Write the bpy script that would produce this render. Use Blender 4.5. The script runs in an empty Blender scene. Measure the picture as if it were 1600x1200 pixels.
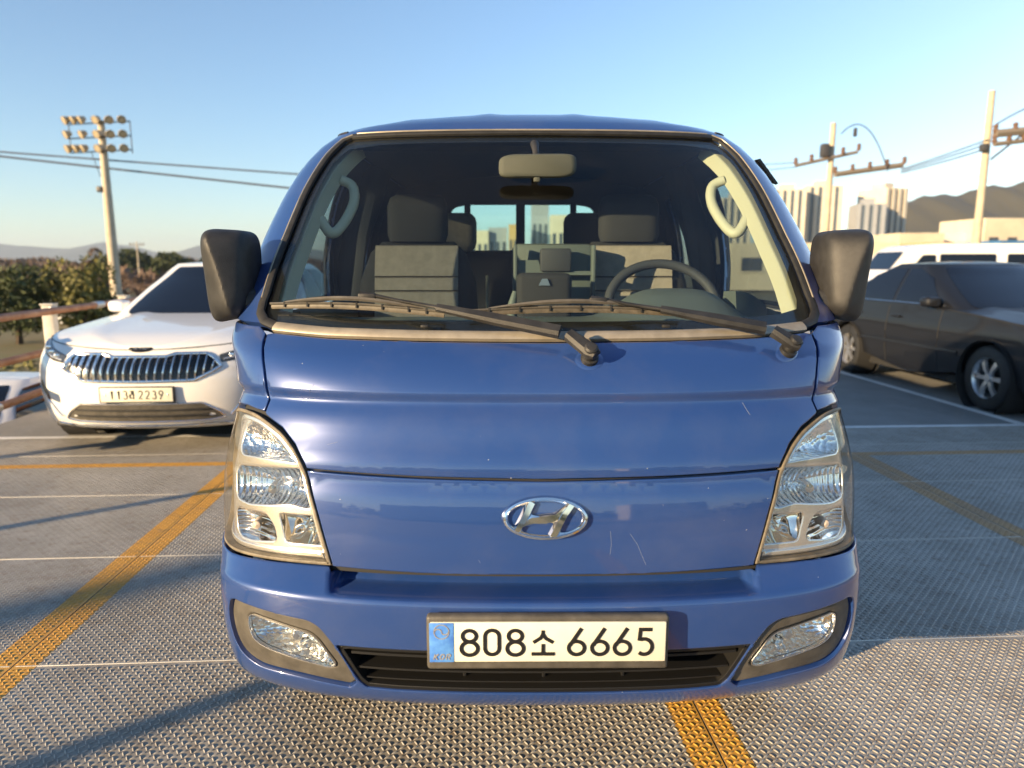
import bpy, bmesh, math, random
import numpy as np
from mathutils import Vector, Matrix
from mathutils.geometry import delaunay_2d_cdt
R = math.radians
random.seed(7); rng = np.random.default_rng(7)
scene = bpy.context.scene
col = scene.collection

# ------------------------------------------------------------------ camera
cam_d = bpy.data.cameras.new('camera'); cam = bpy.data.objects.new('camera', cam_d); col.objects.link(cam)
cam.location = (-0.084, -1.48, 1.42)
cam.rotation_euler = (R(90 - 9.47), 0, R(-0.36))
cam_d.sensor_width = 36.0; cam_d.lens = 1109.0 / 1600 * 36
cam_d.clip_start = 0.05; cam_d.clip_end = 12000
cam_d.dof.use_dof = True; cam_d.dof.focus_distance = 1.95; cam_d.dof.aperture_fstop = 2.5
cam_d.dof.aperture_blades = 7
scene.camera = cam

# ------------------------------------------------------------------ sky, sun, exposure
SUN_EL, SUN_AZ = 13.0, 54.0          # light travels towards +Y, SUN_AZ degrees round to +X
world = bpy.data.worlds.new('World'); scene.world = world; world.use_nodes = True
wn = world.node_tree.nodes; wl = world.node_tree.links
sky = wn.new('ShaderNodeTexSky'); sky.sky_type = 'NISHITA'; sky.sun_disc = False
sky.sun_elevation = R(SUN_EL); sky.altitude = 50
sky.air_density = 1.0; sky.dust_density = 0.15; sky.ozone_density = 2.8
bg = wn['Background']; bg.inputs['Strength'].default_value = 0.092
wl.new(sky.outputs[0], bg.inputs['Color'])
sun_d = bpy.data.lights.new('sun', 'SUN'); sun_d.energy = 5.0; sun_d.angle = R(0.55); sun_d.color = (1.0, 0.73, 0.42)
sun = bpy.data.objects.new('sun', sun_d); col.objects.link(sun)
ldir = Vector((math.sin(R(SUN_AZ)) * math.cos(R(SUN_EL)), math.cos(R(SUN_AZ)) * math.cos(R(SUN_EL)), -math.sin(R(SUN_EL))))
sun.rotation_euler = ldir.to_track_quat('-Z', 'Y').to_euler()
sky.sun_rotation = R(SUN_AZ)
scene.view_settings.view_transform = 'Standard'; scene.view_settings.look = 'None'
scene.view_settings.gamma = 1.0; scene.view_settings.use_curve_mapping = False
scene.view_settings.exposure = 1.38
cy = scene.cycles
cy.use_denoising = True
try: cy.denoiser = 'OPENIMAGEDENOISE'
except Exception: pass
cy.max_bounces = 7; cy.diffuse_bounces = 3; cy.glossy_bounces = 4; cy.transparent_max_bounces = 12; cy.use_adaptive_sampling = True; cy.adaptive_threshold = 0.02; cy.caustics_reflective = False; cy.caustics_refractive = False
cy.sample_clamp_indirect = 6.0

# ------------------------------------------------------------------ materials
MATS = {}
def nodes_of(m):
    m.use_nodes = True
    return m.node_tree.nodes, m.node_tree.links, m.node_tree.nodes['Principled BSDF']
def mat(name, c, rough=.5, metal=0., coat=0., crough=.03, spec=.5, var=0., vscale=8., vcol=None, bump=0., bscale=60.,
        rvar=0., emit=None, sheen=0.):
    m = bpy.data.materials.new(name); N, L, b = nodes_of(m); MATS[name] = m
    b.inputs['Base Color'].default_value = (*c, 1); b.inputs['Roughness'].default_value = rough
    b.inputs['Metallic'].default_value = metal; b.inputs['Coat Weight'].default_value = coat
    b.inputs['Coat Roughness'].default_value = crough; b.inputs['Specular IOR Level'].default_value = spec
    if sheen: b.inputs['Sheen Weight'].default_value = sheen
    tc = N.new('ShaderNodeTexCoord')
    if var or rvar:
        n = N.new('ShaderNodeTexNoise'); n.inputs['Scale'].default_value = vscale; n.inputs['Detail'].default_value = 6
        n.inputs['Roughness'].default_value = .65
        L.new(tc.outputs['Object'], n.inputs['Vector'])
        if var:
            mx = N.new('ShaderNodeMix'); mx.data_type = 'RGBA'
            vc = vcol or tuple(min(1, x * (1 + var)) for x in c); lo = c if vcol else tuple(x * (1 - var) for x in c)
            mx.inputs[6].default_value = (*lo, 1); mx.inputs[7].default_value = (*vc, 1)
            rmp = N.new('ShaderNodeMapRange'); rmp.inputs[1].default_value = .35; rmp.inputs[2].default_value = .68
            L.new(n.outputs['Fac'], rmp.inputs[0]); L.new(rmp.outputs[0], mx.inputs[0]); L.new(mx.outputs[2], b.inputs['Base Color'])
        if rvar:
            rm = N.new('ShaderNodeMapRange'); rm.inputs[1].default_value = .3; rm.inputs[2].default_value = .7
            rm.inputs[3].default_value = max(0, rough - rvar); rm.inputs[4].default_value = min(1, rough + rvar)
            L.new(n.outputs['Fac'], rm.inputs[0]); L.new(rm.outputs[0], b.inputs['Roughness'])
    if bump:
        n2 = N.new('ShaderNodeTexNoise'); n2.inputs['Scale'].default_value = bscale; n2.inputs['Detail'].default_value = 4
        L.new(tc.outputs['Object'], n2.inputs['Vector'])
        bp = N.new('ShaderNodeBump'); bp.inputs['Strength'].default_value = bump; bp.inputs['Distance'].default_value = .01
        L.new(n2.outputs['Fac'], bp.inputs['Height']); L.new(bp.outputs[0], b.inputs['Normal'])
    if emit: b.inputs['Emission Color'].default_value = (*emit, 1); b.inputs['Emission Strength'].default_value = 1
    return m
def glass(name, tint, f0=.05, rough=.015, edge=.7, dust=0.):
    """thin pane: tinted see-through plus mirror reflection by Fresnel"""
    m = bpy.data.materials.new(name); m.use_nodes = True; N = m.node_tree.nodes; L = m.node_tree.links; N.clear(); MATS[name] = m
    out = N.new('ShaderNodeOutputMaterial'); mx = N.new('ShaderNodeMixShader'); t = N.new('ShaderNodeBsdfTransparent')
    g = N.new('ShaderNodeBsdfGlossy'); fr = N.new('ShaderNodeFresnel'); fr.inputs['IOR'].default_value = 1.5
    ge = N.new('ShaderNodeNewGeometry'); io = N.new('ShaderNodeMapRange'); io.inputs[3].default_value = 1.5; io.inputs[4].default_value = 1 / 1.5   # a pane reflects alike from both sides
    L.new(ge.outputs['Backfacing'], io.inputs[0]); L.new(io.outputs[0], fr.inputs['IOR'])
    mr = N.new('ShaderNodeMapRange'); mr.inputs[1].default_value = 0; mr.inputs[2].default_value = 1
    mr.inputs[3].default_value = f0 - .04; mr.inputs[4].default_value = 1.0
    t.inputs[0].default_value = (*tint, 1); g.inputs['Roughness'].default_value = rough
    L.new(fr.outputs[0], mr.inputs[0]); L.new(mr.outputs[0], mx.inputs[0]); L.new(t.outputs[0], mx.inputs[1]); L.new(g.outputs[0], mx.inputs[2])
    last = mx.outputs[0]
    if dust:
        tc = N.new('ShaderNodeTexCoord'); n = N.new('ShaderNodeTexNoise'); n.inputs['Scale'].default_value = 5; n.inputs['Detail'].default_value = 9
        L.new(tc.outputs['Object'], n.inputs['Vector'])
        r2 = N.new('ShaderNodeMapRange'); r2.inputs[1].default_value = .4; r2.inputs[2].default_value = .75; r2.inputs[3].default_value = dust * .3; r2.inputs[4].default_value = dust
        L.new(n.outputs['Fac'], r2.inputs[0])
        d = N.new('ShaderNodeBsdfDiffuse'); d.inputs[0].default_value = (.6, .56, .48, 1)
        m2 = N.new('ShaderNodeMixShader'); L.new(r2.outputs[0], m2.inputs[0]); L.new(last, m2.inputs[1]); L.new(d.outputs[0], m2.inputs[2]); last = m2.outputs[0]
    L.new(last, out.inputs[0])
    return m
def paint(name, c, rough=.4, chips=.0, flake=0.06, metal=0., coat=1.):
    """car paint: clear coat over pigment, with road dust and fine chips"""
    m = mat(name, c, rough=rough, coat=coat, crough=.025, spec=.35, metal=metal)
    N, L, b = nodes_of(m)
    tc = N.new('ShaderNodeTexCoord')
    n = N.new('ShaderNodeTexNoise'); n.inputs['Scale'].default_value = 3.2; n.inputs['Detail'].default_value = 8; n.inputs['Roughness'].default_value = .7
    L.new(tc.outputs['Object'], n.inputs['Vector'])
    mr = N.new('ShaderNodeMapRange'); mr.inputs[1].default_value = .45; mr.inputs[2].default_value = .8; mr.inputs[3].default_value = 0; mr.inputs[4].default_value = flake
    L.new(n.outputs['Fac'], mr.inputs[0])
    mx = N.new('ShaderNodeMix'); mx.data_type = 'RGBA'; mx.inputs[6].default_value = (*c, 1); mx.inputs[7].default_value = (.42, .38, .32, 1)
    L.new(mr.outputs[0], mx.inputs[0])
    src = mx.outputs[2]
    if chips:
        v = N.new('ShaderNodeTexVoronoi'); v.inputs['Scale'].default_value = 55; v.inputs['Randomness'].default_value = 1
        L.new(tc.outputs['Object'], v.inputs['Vector'])
        lt = N.new('ShaderNodeMath'); lt.operation = 'LESS_THAN'; lt.inputs[1].default_value = .055; L.new(v.outputs['Distance'], lt.inputs[0])
        gt = N.new('ShaderNodeMath'); gt.operation = 'GREATER_THAN'; gt.inputs[1].default_value = 1 - chips
        sp = N.new('ShaderNodeSeparateColor'); L.new(v.outputs['Color'], sp.inputs[0]); L.new(sp.outputs[0], gt.inputs[0])
        ml = N.new('ShaderNodeMath'); ml.operation = 'MULTIPLY'; L.new(lt.outputs[0], ml.inputs[0]); L.new(gt.outputs[0], ml.inputs[1])
        m2 = N.new('ShaderNodeMix'); m2.data_type = 'RGBA'; L.new(ml.outputs[0], m2.inputs[0]); L.new(src, m2.inputs[6]); m2.inputs[7].default_value = (.62, .62, .6, 1)
        src = m2.outputs[2]
    L.new(src, b.inputs['Base Color'])
    rr = N.new('ShaderNodeMapRange'); rr.inputs[1].default_value = .3; rr.inputs[2].default_value = .8; rr.inputs[3].default_value = .015; rr.inputs[4].default_value = .09
    L.new(n.outputs['Fac'], rr.inputs[0]); L.new(rr.outputs[0], b.inputs['Coat Roughness'])
    b.inputs['Coat IOR'].default_value = 1.7
    # orange peel
    n3 = N.new('ShaderNodeTexNoise'); n3.inputs['Scale'].default_value = 26; n3.inputs['Detail'].default_value = 1; L.new(tc.outputs['Object'], n3.inputs['Vector'])
    bp = N.new('ShaderNodeBump'); bp.inputs['Strength'].default_value = .02; bp.inputs['Distance'].default_value = .004
    L.new(n3.outputs['Fac'], bp.inputs['Height']); L.new(bp.outputs[0], b.inputs['Coat Normal'])
    return m

# ------------------------------------------------------------------ mesh helpers
def tag(o, label=None, cat=None, group=None, kind=None):
    if label: o['label'] = label
    if cat: o['category'] = cat
    if group: o['group'] = group
    if kind: o['kind'] = kind
    return o
def thing(name, label, cat, loc=(0, 0, 0), rz=0., group=None):
    o = bpy.data.objects.new(name, None); col.objects.link(o); o.empty_display_size = .2
    o.location = loc; o.rotation_euler = (0, 0, rz)
    return tag(o, label, cat, group)
def link(name, me, m=None, parent=None):
    o = bpy.data.objects.new(name, me); col.objects.link(o)
    if m is not None and not me.materials: me.materials.append(MATS[m] if isinstance(m, str) else m)
    if parent is not None: o.parent = parent
    return o
class MB:
    def __init__(s): s.v = []; s.f = []; s.n = None
    def add(s, v, f):
        k = len(s.v); s.v.extend([tuple(map(float, p)) for p in v]); s.f.extend([tuple(i + k for i in q) for q in f]); return s
    def addn(s, v, f, n):
        if s.n is None: s.n = []
        s.add(v, f); s.n.extend([tuple(map(float, p)) for p in n]); return s
    def box(s, c, d, rz=0., rx=0., r=0., seg=2):
        bm = bmesh.new(); bmesh.ops.create_cube(bm, size=1)
        bmesh.ops.scale(bm, vec=d, verts=bm.verts)
        if r: bmesh.ops.bevel(bm, geom=bm.edges[:], offset=min(r, min(d) * .49), segments=seg, profile=.5, affect='EDGES')
        M = Matrix.Translation(c) @ Matrix.Rotation(rz, 4, 'Z') @ Matrix.Rotation(rx, 4, 'X')
        bm.verts.index_update()
        s.add([M @ v.co for v in bm.verts], [[v.index for v in f.verts] for f in bm.faces]); bm.free(); return s
    def prism(s, pts, axis, a, b):
        """pts: polygon in the other two axes (x,y,z order), extruded along axis from a to b"""
        def P(p, t):
            q = list(p); q.insert('xyz'.index(axis), t); return q
        n = len(pts); v = [P(p, a) for p in pts] + [P(p, b) for p in pts]
        f = [tuple(range(n))[::-1], tuple(range(n, 2 * n))] + [(i, (i + 1) % n, n + (i + 1) % n, n + i) for i in range(n)]
        ar = sum(pts[i][0] * pts[(i + 1) % n][1] - pts[(i + 1) % n][0] * pts[i][1] for i in range(n))
        if (ar < 0) != (axis == 'y'): f = [q[::-1] for q in f]
        if b < a: f = [q[::-1] for q in f]
        return s.add(v, f)
    def loft(s, rings, caps=True, closed=True):
        n = len(rings[0]); k = len(s.v); v = [p for r in rings for p in r]; f = []
        for j in range(len(rings) - 1):
            for i in range(n if closed else n - 1):
                i2 = (i + 1) % n; f.append((j * n + i, j * n + i2, (j + 1) * n + i2, (j + 1) * n + i))
        if caps: f.append(tuple(range(n))[::-1]); f.append(tuple((len(rings) - 1) * n + i for i in range(n)))
        return s.add(v, f)
    def tube(s, path, r, n=8, caps=True, flat=None):
        path = [Vector(p) for p in path]; rr = r if hasattr(r, '__len__') else [r] * len(path); rings = []
        up0 = Vector((0, 0, 1))
        for i, p in enumerate(path):
            t = (path[min(i + 1, len(path) - 1)] - path[max(i - 1, 0)]).normalized()
            a = t.cross(up0)
            if a.length < 1e-3: a = t.cross(Vector((0, 1, 0)))
            a.normalize(); b = a.cross(t).normalized()
            sa, sb = flat or (1, 1)
            rings.append([p + a * (math.cos(2 * math.pi * k / n) * rr[i] * sa) + b * (math.sin(2 * math.pi * k / n) * rr[i] * sb) for k in range(n)])
        return s.loft([r_[::-1] for r_ in rings], caps)
    def lathe(s, prof, axis='z', c=(0, 0, 0), n=24, caps=False):
        """prof: (radius, along) pairs"""
        rings = []
        for (r, h) in prof:
            ring = []
            for k in range(n):
                a = 2 * math.pi * k / n; p, q = r * math.cos(a), r * math.sin(a)
                v = {'z': (p, q, h), 'x': (h, p, q), 'y': (q, h, p)}[axis]
                ring.append((v[0] + c[0], v[1] + c[1], v[2] + c[2]))
            rings.append(ring)
        return s.loft(rings, caps)
    def mesh(s, name, sharp=38., smooth=True):
        me = bpy.data.meshes.new(name); me.from_pydata(s.v, [], s.f)
        if smooth: me.polygons.foreach_set('use_smooth', [True] * len(me.polygons))
        if s.n: me.normals_split_custom_set_from_vertices(s.n)
        elif smooth: me.set_sharp_from_angle(angle=R(sharp))
        me.update(); return me
    def build(s, name, m, parent=None, sharp=38., smooth=True):
        return link(name, s.mesh(name, sharp, smooth), m, parent)

def pchip_table(xs, ys, x0, x1, d=.001):
    xs = np.array(xs, float); ys = np.array(ys, float); h = np.diff(xs); dl = np.diff(ys) / h; n = len(xs); t = np.zeros(n)
    for i in range(1, n - 1):
        if dl[i - 1] * dl[i] > 0:
            w1 = 2 * h[i] + h[i - 1]; w2 = h[i] + 2 * h[i - 1]; t[i] = (w1 + w2) / (w1 / dl[i - 1] + w2 / dl[i])
    t[0] = dl[0]; t[-1] = dl[-1]
    X = np.arange(x0, x1 + d / 2, d); Xc = np.clip(X, xs[0], xs[-1]); i = np.clip(np.searchsorted(xs, Xc) - 1, 0, n - 2)
    q = (Xc - xs[i]) / h[i]
    Y = (1 + 2 * q) * (1 - q) ** 2 * ys[i] + q * (1 - q) ** 2 * h[i] * t[i] + q * q * (3 - 2 * q) * ys[i + 1] + q * q * (q - 1) * h[i] * t[i + 1]
    Y += np.where(X < xs[0], (X - xs[0]) * t[0], 0) + np.where(X > xs[-1], (X - xs[-1]) * t[-1], 0)
    return X, Y
def gsmooth(Y, sig):
    if sig < .5: return Y
    k = np.arange(-int(4 * sig), int(4 * sig) + 1); g = np.exp(-.5 * (k / sig) ** 2); g /= g.sum()
    p = len(k) // 2
    E = np.concatenate([2 * Y[0] - Y[1:p + 1][::-1], Y, 2 * Y[-1] - Y[-p - 1:-1][::-1]])
    return np.convolve(E, g, 'valid')
class Shell:
    """a body side seen as stacked U-shaped plan curves: u runs round the front and back along the sides, z is height"""
    def __init__(s, zs, yc, w, D, n=2.9, w0=.83, d0=.33, k=.12, sig=8., fine=None):
        z0, z1 = zs[0] - .06, zs[-1] + .06
        s.X, a = pchip_table(zs, yc, z0, z1); _, b = pchip_table(zs, w, z0, z1); _, c = pchip_table(zs, D, z0, z1)
        A, B_ = gsmooth(a, sig), gsmooth(b, sig)
        if fine:
            A2, B2 = gsmooth(a, 2.2), gsmooth(b, 3.5)
            m = np.clip((s.X - fine[0]) / .012, 0, 1) * np.clip((fine[1] - s.X) / .012, 0, 1); A = A * (1 - m) + A2 * m; B_ = B_ * (1 - m) + B2 * m
        s.yc, s.w, s.D = A, B_, gsmooth(c, 12)
        ph = np.linspace(0, 1, 3000) * math.pi / 2; t = np.sin(ph) ** (2 / n); q = (1 - k) * (1 - np.cos(ph) ** (2 / n)) + k * t * t
        s.L = np.concatenate([[0], np.cumsum(np.hypot(np.diff(t) * w0, np.diff(q) * d0))]); s.t = t; s.q = q; s.A = s.L[-1]
        s.disp = None
    def P(s, u, z):
        u = np.asarray(u, float); z = np.asarray(z, float); a = np.abs(u)
        yc = np.interp(z, s.X, s.yc); w = np.interp(z, s.X, s.w); D = np.interp(z, s.X, s.D)
        x = np.sign(u) * w * np.interp(a, s.L, s.t); y = yc + D * np.interp(a, s.L, s.q) + np.maximum(a - s.A, 0)
        if s.disp is not None: y = y + s.disp(u, z)
        return np.stack([x, y, z * np.ones_like(u)], -1)
    def N(s, u, z):
        u = np.asarray(u, float); z = np.asarray(z, float)
        du = s.P(u + .004, z) - s.P(u - .004, z); dz = s.P(u, z + .0022) - s.P(u, z - .0022)
        n = np.cross(du, dz); return n / np.maximum(np.linalg.norm(n, axis=-1, keepdims=True), 1e-12)
    def pt(s, u, z, off=0.):
        p = s.P(np.array([u]), np.array([z]))[0]; n = s.N(np.array([u]), np.array([z]))[0]; return Vector(p + n * off)
    def uy(s, y, z):   # u on the straight side at this y
        return float(s.A + y - np.interp(z, s.X, s.yc) - np.interp(z, s.X, s.D))
def mir(pts): return [(-a, b) for a, b in pts][::-1]
def sym(right):
    """right half outline from the bottom centre round to the top centre -> whole outline, anticlockwise"""
    return right + [(-a, b) for a, b in right[::-1] if abs(a) > 1e-6]
def dens(poly, step):
    out = []
    for i, p in enumerate(poly):
        q = poly[(i + 1) % len(poly)]; d = math.hypot(q[0] - p[0], q[1] - p[1]); n = max(1, int(math.ceil(d / step)))
        out += [(p[0] + (q[0] - p[0]) * k / n, p[1] + (q[1] - p[1]) * k / n) for k in range(n)]
    return out
def area2(p): return sum(p[i][0] * p[(i + 1) % len(p)][1] - p[(i + 1) % len(p)][0] * p[i][1] for i in range(len(p)))
def ccw(p): return p if area2(p) > 0 else p[::-1]
def chaikin(p, it=1, keep=None):
    for _ in range(it):
        o = []
        for i in range(len(p)):
            a = p[i]; b = p[(i + 1) % len(p)]
            o += [(a[0] * .75 + b[0] * .25, a[1] * .75 + b[1] * .25), (a[0] * .25 + b[0] * .75, a[1] * .25 + b[1] * .75)]
        p = o
    return p
def roundc(poly, r, n=4):
    """round each corner of a polygon; r may be a list"""
    out = []
    for i, p in enumerate(poly):
        a = poly[i - 1]; b = poly[(i + 1) % len(poly)]; rr = r[i] if hasattr(r, '__len__') else r
        da = Vector((a[0] - p[0], a[1] - p[1])); db = Vector((b[0] - p[0], b[1] - p[1])); la, lb = da.length, db.length
        k = min(rr, la * .48, lb * .48)
        if k < 1e-5: out.append(p); continue
        A = Vector(p) + da / la * k; B = Vector(p) + db / lb * k; P = Vector(p)
        for j in range(n + 1):
            t = j / n; q = A * (1 - t) ** 2 + P * 2 * t * (1 - t) + B * t * t; out.append((q.x, q.y))
    return out
def inset(poly, d):
    """move every point inwards (ccw polygon)"""
    n = len(poly); out = []
    for i in range(n):
        p = Vector(poly[i]); a = (p - Vector(poly[i - 1])); b = (Vector(poly[(i + 1) % n]) - p)
        na = Vector((-a.y, a.x)).normalized(); nb = Vector((-b.y, b.x)).normalized(); m = na + nb
        if m.length < 1e-6: m = na
        m.normalize(); c = max(.45, m.dot(na)); q = p + m * (d / c); out.append((q.x, q.y))
    return out
def inpoly(P, poly):
    P = np.asarray(P, float); x, y = P[:, 0], P[:, 1]; c = np.zeros(len(P), bool); q = np.array(poly); j = len(q) - 1
    for i in range(len(q)):
        xi, yi = q[i]; xj, yj = q[j]
        if yi != yj:
            h = ((yi > y) != (yj > y)) & (x < (xj - xi) * (y - yi) / (yj - yi) + xi); c ^= h
        j = i
    return c
def panel(sh, outline, holes=(), off=0., step=.04, thick=.012, bevel=.003, rows=None, mb=None, back=False):
    """a sheet lying on the shell inside an outline given in (u, z), with a rolled edge and thickness"""
    mb = mb or MB()
    loops = [dens(ccw(list(outline)), step)] + [dens(ccw(list(h))[::-1], step) for h in holes]
    pts = []; edges = []; bidx = []
    for lp in loops:
        k = len(pts); pts += lp; n = len(lp); edges += [(k + i, k + (i + 1) % n) for i in range(n)]; bidx.append((k, n))
    nb = len(pts)
    extra = []
    for lp in loops:
        if bevel: extra += inset(lp, bevel)     # holes run clockwise, so this is into the sheet for them too
    P0 = np.array(loops[0]); lo, hi = P0.min(0), P0.max(0)
    us = np.arange(lo[0] + step * .5, hi[0], step)
    zs_ = rows if rows is not None else np.arange(lo[1] + step * .5, hi[1], step)
    zs_ = np.array([z for z in zs_ if lo[1] < z < hi[1]])
    G = np.array([(a + (step * .5 if (j % 2 and rows is None) else 0), b) for j, b in enumerate(zs_) for a in us]) if len(zs_) and len(us) else np.zeros((0, 2))
    B = np.array(pts)
    if len(G):
        ok = inpoly(G, loops[0])
        for h in loops[1:]: ok &= ~inpoly(G, h)
        G = G[ok]
        mar = min(step * .3, .01) if rows is not None else step * .45
        if len(G): G = G[np.array([np.min(np.abs(B - g).max(1)) > mar for g in G])] if len(G) else G
    if extra:
        E = np.array(extra); ok = inpoly(E, loops[0])
        for h in loops[1:]: ok &= ~inpoly(E, h)
        k0 = 0
        for lp in loops:            # the ring just inside each edge keeps the rolled edge narrow
            n = len(lp); base = len(pts); idx = {}
            for i in range(n):
                if ok[k0 + i]: idx[i] = len(pts); pts = pts + [tuple(E[k0 + i])]
            for i in range(n):
                j = (i + 1) % n
                if i in idx and j in idx: edges.append((idx[i], idx[j]))
            k0 += n
        if len(G): G = G[np.array([np.min(np.hypot(*(E - g).T)) > .006 for g in G])]
    pts = pts + [tuple(g) for g in G]
    res = delaunay_2d_cdt([Vector(p) for p in pts], edges, [], 0, 1e-7, True)
    V2, F2, orig = res[0], res[2], res[3]
    V2 = np.array([(v.x, v.y) for v in V2])
    cen = np.array([V2[list(f)].mean(0) for f in F2]); ok = inpoly(cen, loops[0])
    for h in loops[1:]: ok &= ~inpoly(cen, h)
    tris = [tuple(f) for f, o in zip(F2, ok) if o]
    P3 = sh.P(V2[:, 0], V2[:, 1]); N3 = sh.N(V2[:, 0], V2[:, 1]); P3 = P3 + N3 * off
    inv = {}
    for i, os_ in enumerate(orig):
        for o in os_: inv.setdefault(o, i)
    NN = N3.copy(); outd = {}
    for (k, n) in bidx:
        for i in range(n):
            a, b, c = (inv[k + (i - 1) % n], inv[k + i], inv[k + (i + 1) % n])
            tg = P3[c] - P3[a]; o = np.cross(tg, N3[b]); ln = np.linalg.norm(o); o = o / ln if ln > 1e-9 else o
            outd[b] = o
    if bevel:
        for b, o in outd.items():
            P3[b] = P3[b] - N3[b] * bevel * .6; m = N3[b] + o * .9; NN[b] = m / np.linalg.norm(m)
    sg = -1. if back else 1.
    mb.addn(P3, [t if not back else t[::-1] for t in tris], NN * sg)
    if thick:
        for (k, n) in bidx:
            ids = [inv[k + i] for i in range(n)]
            top = [P3[i] for i in ids]; bot = [P3[i] - N3[i] * thick for i in ids]; nn = [outd[i] for i in ids]
            mb.addn(top + bot, [((i + 1) % n, i, n + i, n + (i + 1) % n) for i in range(n)], nn + nn)
    return mb
def strip(sh, path, width, off0, h, closed=False, step=.02, mb=None):
    """a rounded moulding that follows a path on the shell"""
    mb = mb or MB(); pp = dens(path, step)
    if not closed:
        n0 = max(1, int(math.ceil(math.hypot(path[-1][0] - path[0][0], path[-1][1] - path[0][1]) / step))); pp = pp[:len(pp) - n0] + [path[-1]]
    rings = []; n = len(pp)
    for i in range(n):
        p = np.array(pp[i]); a = np.array(pp[(i - 1) % n if closed else max(i - 1, 0)]); b = np.array(pp[(i + 1) % n if closed else min(i + 1, n - 1)])
        P, Nn = np.array(sh.pt(*p)), np.array(sh.N(np.array([p[0]]), np.array([p[1]]))[0]); T = np.array(sh.pt(*b)) - np.array(sh.pt(*a)); T /= np.linalg.norm(T)
        Sd = np.cross(Nn, T); w = width / 2
        prof = [(-w, -.004), (-w, h * .5), (-w * .6, h * .92), (0, h), (w * .6, h * .92), (w, h * .5), (w, -.004)]
        rings.append([P + Sd * x + Nn * (off0 + y) for x, y in prof])
    if closed: rings.append(rings[0])
    mb.loft(rings, caps=not closed)
    return mb
def bowl(sh, outline, depth, off=0., k=7, mb=None, flat=.25):
    """a concave reflector sunk behind an outline"""
    mb = mb or MB(); pp = dens(ccw(outline), .015); c = np.mean(np.array(pp), 0); rings = []
    nrm = sh.N(np.array([c[0]]), np.array([c[1]]))[0]
    base = [np.array(sh.pt(a, b, off)) for a, b in pp]; cen = np.mean(base, 0)
    for j in range(k + 1):
        t = j / k * (1 - flat * .5); d = depth * math.sin(t * math.pi / 2) ** .7
        rings.append([p * (1 - t) + cen * t - nrm * d for p in base])
    mb.loft(rings, caps=False); n = len(pp); m = len(mb.v)
    mb.f.append(tuple(range(m - n, m)))
    return mb
def ribbon(pts, w, th, closed=False, mb=None):
    """a flat stroke (x, z) of width w, standing th proud in -y; round ends"""
    mb = mb or MB(); P = [Vector(p) for p in pts]; n = len(P); Lr = []
    for i in range(n):
        a = P[i - 1] if (i or closed) else P[i]; b = P[(i + 1) % n] if (i < n - 1 or closed) else P[i]
        t = (b - a).normalized(); nn = Vector((-t.y, t.x)); c = 1.
        if (0 < i < n - 1) or closed:
            t1 = (P[i] - P[i - 1]).normalized(); c = max(.5, nn.dot(Vector((-t1.y, t1.x))))
        Lr.append((P[i] + nn * (w / 2 / c), P[i] - nn * (w / 2 / c)))
    v = []; f = []
    for l, r in Lr: v += [(l.x, 0, l.y), (r.x, 0, r.y), (l.x, -th, l.y), (r.x, -th, r.y)]
    for i in range(n if closed else n - 1):
        a = 4 * i; b = 4 * ((i + 1) % n)
        f += [(a + 2, a + 3, b + 3, b + 2), (a, a + 2, b + 2, b), (a + 3, a + 1, b + 1, b + 3)]
    if not closed: f += [(0, 1, 3, 2), (4 * n - 4, 4 * n - 2, 4 * n - 1, 4 * n - 3)]
    return mb.add(v, f)
def arc(cx, cz, rx, rz, a0, a1, n=14): return [(cx + rx * math.cos(R(a0 + (a1 - a0) * i / n)), cz + rz * math.sin(R(a0 + (a1 - a0) * i / n))) for i in range(n + 1)]
# strokes in a box 0.6 wide and 1 high: (points, closed)
GLYPH = {
 '0': [(arc(.3, .72, .22, .22, 0, 180, 10) + arc(.3, .28, .22, .22, 180, 360, 10), True)],
 '8': [(arc(.3, .73, .20, .20, 0, 360, 20)[:-1], True), (arc(.3, .28, .24, .24, 0, 360, 22)[:-1], True)],
 '6': [(arc(.3, .29, .23, .24, 0, 360, 22)[:-1], True), ([(.44, 1.0), (.33, .80), (.20, .56), (.10, .38)], False)],
 '9': [(arc(.3, .71, .23, .24, 0, 360, 22)[:-1], True), ([(.16, 0), (.27, .20), (.40, .44), (.50, .62)], False)],
 '5': [([(.50, .95), (.15, .95), (.12, .56)] + arc(.27, .33, .24, .28, 112, -130, 14), False)],
 '1': [([(.16, .80), (.34, .95), (.34, 0)], False)],
 '2': [(arc(.3, .71, .22, .24, 165, -20, 10) + [(.42, .48), (.1, .05), (.54, .05)], False)],
 '3': [(arc(.28, .73, .2, .21, 150, -85, 10), False), (arc(.28, .28, .24, .24, 85, -150, 12), False)],
 'so': [([(.5, 1.0), (.49, .86), (.40, .70), (.08, .52)], False), ([(.5, .84), (.62, .68), (.94, .52)], False), ([(.5, .46), (.5, .10)], False), ([(0, .07), (1, .07)], False)],
 'ra': [([(.05, .92), (.45, .92), (.45, .55), (.05, .55), (.05, .12), (.50, .14)], False), ([(.74, 1.0), (.74, 0)], False), ([(.74, .52), (.96, .52)], False)],
 'K': [([(.1, 0), (.1, 1)], False), ([(.5, 1), (.13, .45)], False), ([(.2, .55), (.52, 0)], False)],
 'O': [(arc(.3, .5, .22, .45, 0, 360, 20)[:-1], True)],
 'R': [([(.1, 0), (.1, .95), (.3, .95)] + arc(.3, .72, .2, .23, 90, -90, 8) + [(.12, .49)], False), ([(.3, .49), (.52, 0)], False)],
 'I': [([(.3, 0), (.3, 1)], False)],
 'A': [([(.06, 0), (.3, 1), (.54, 0)], False)],
}
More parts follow.
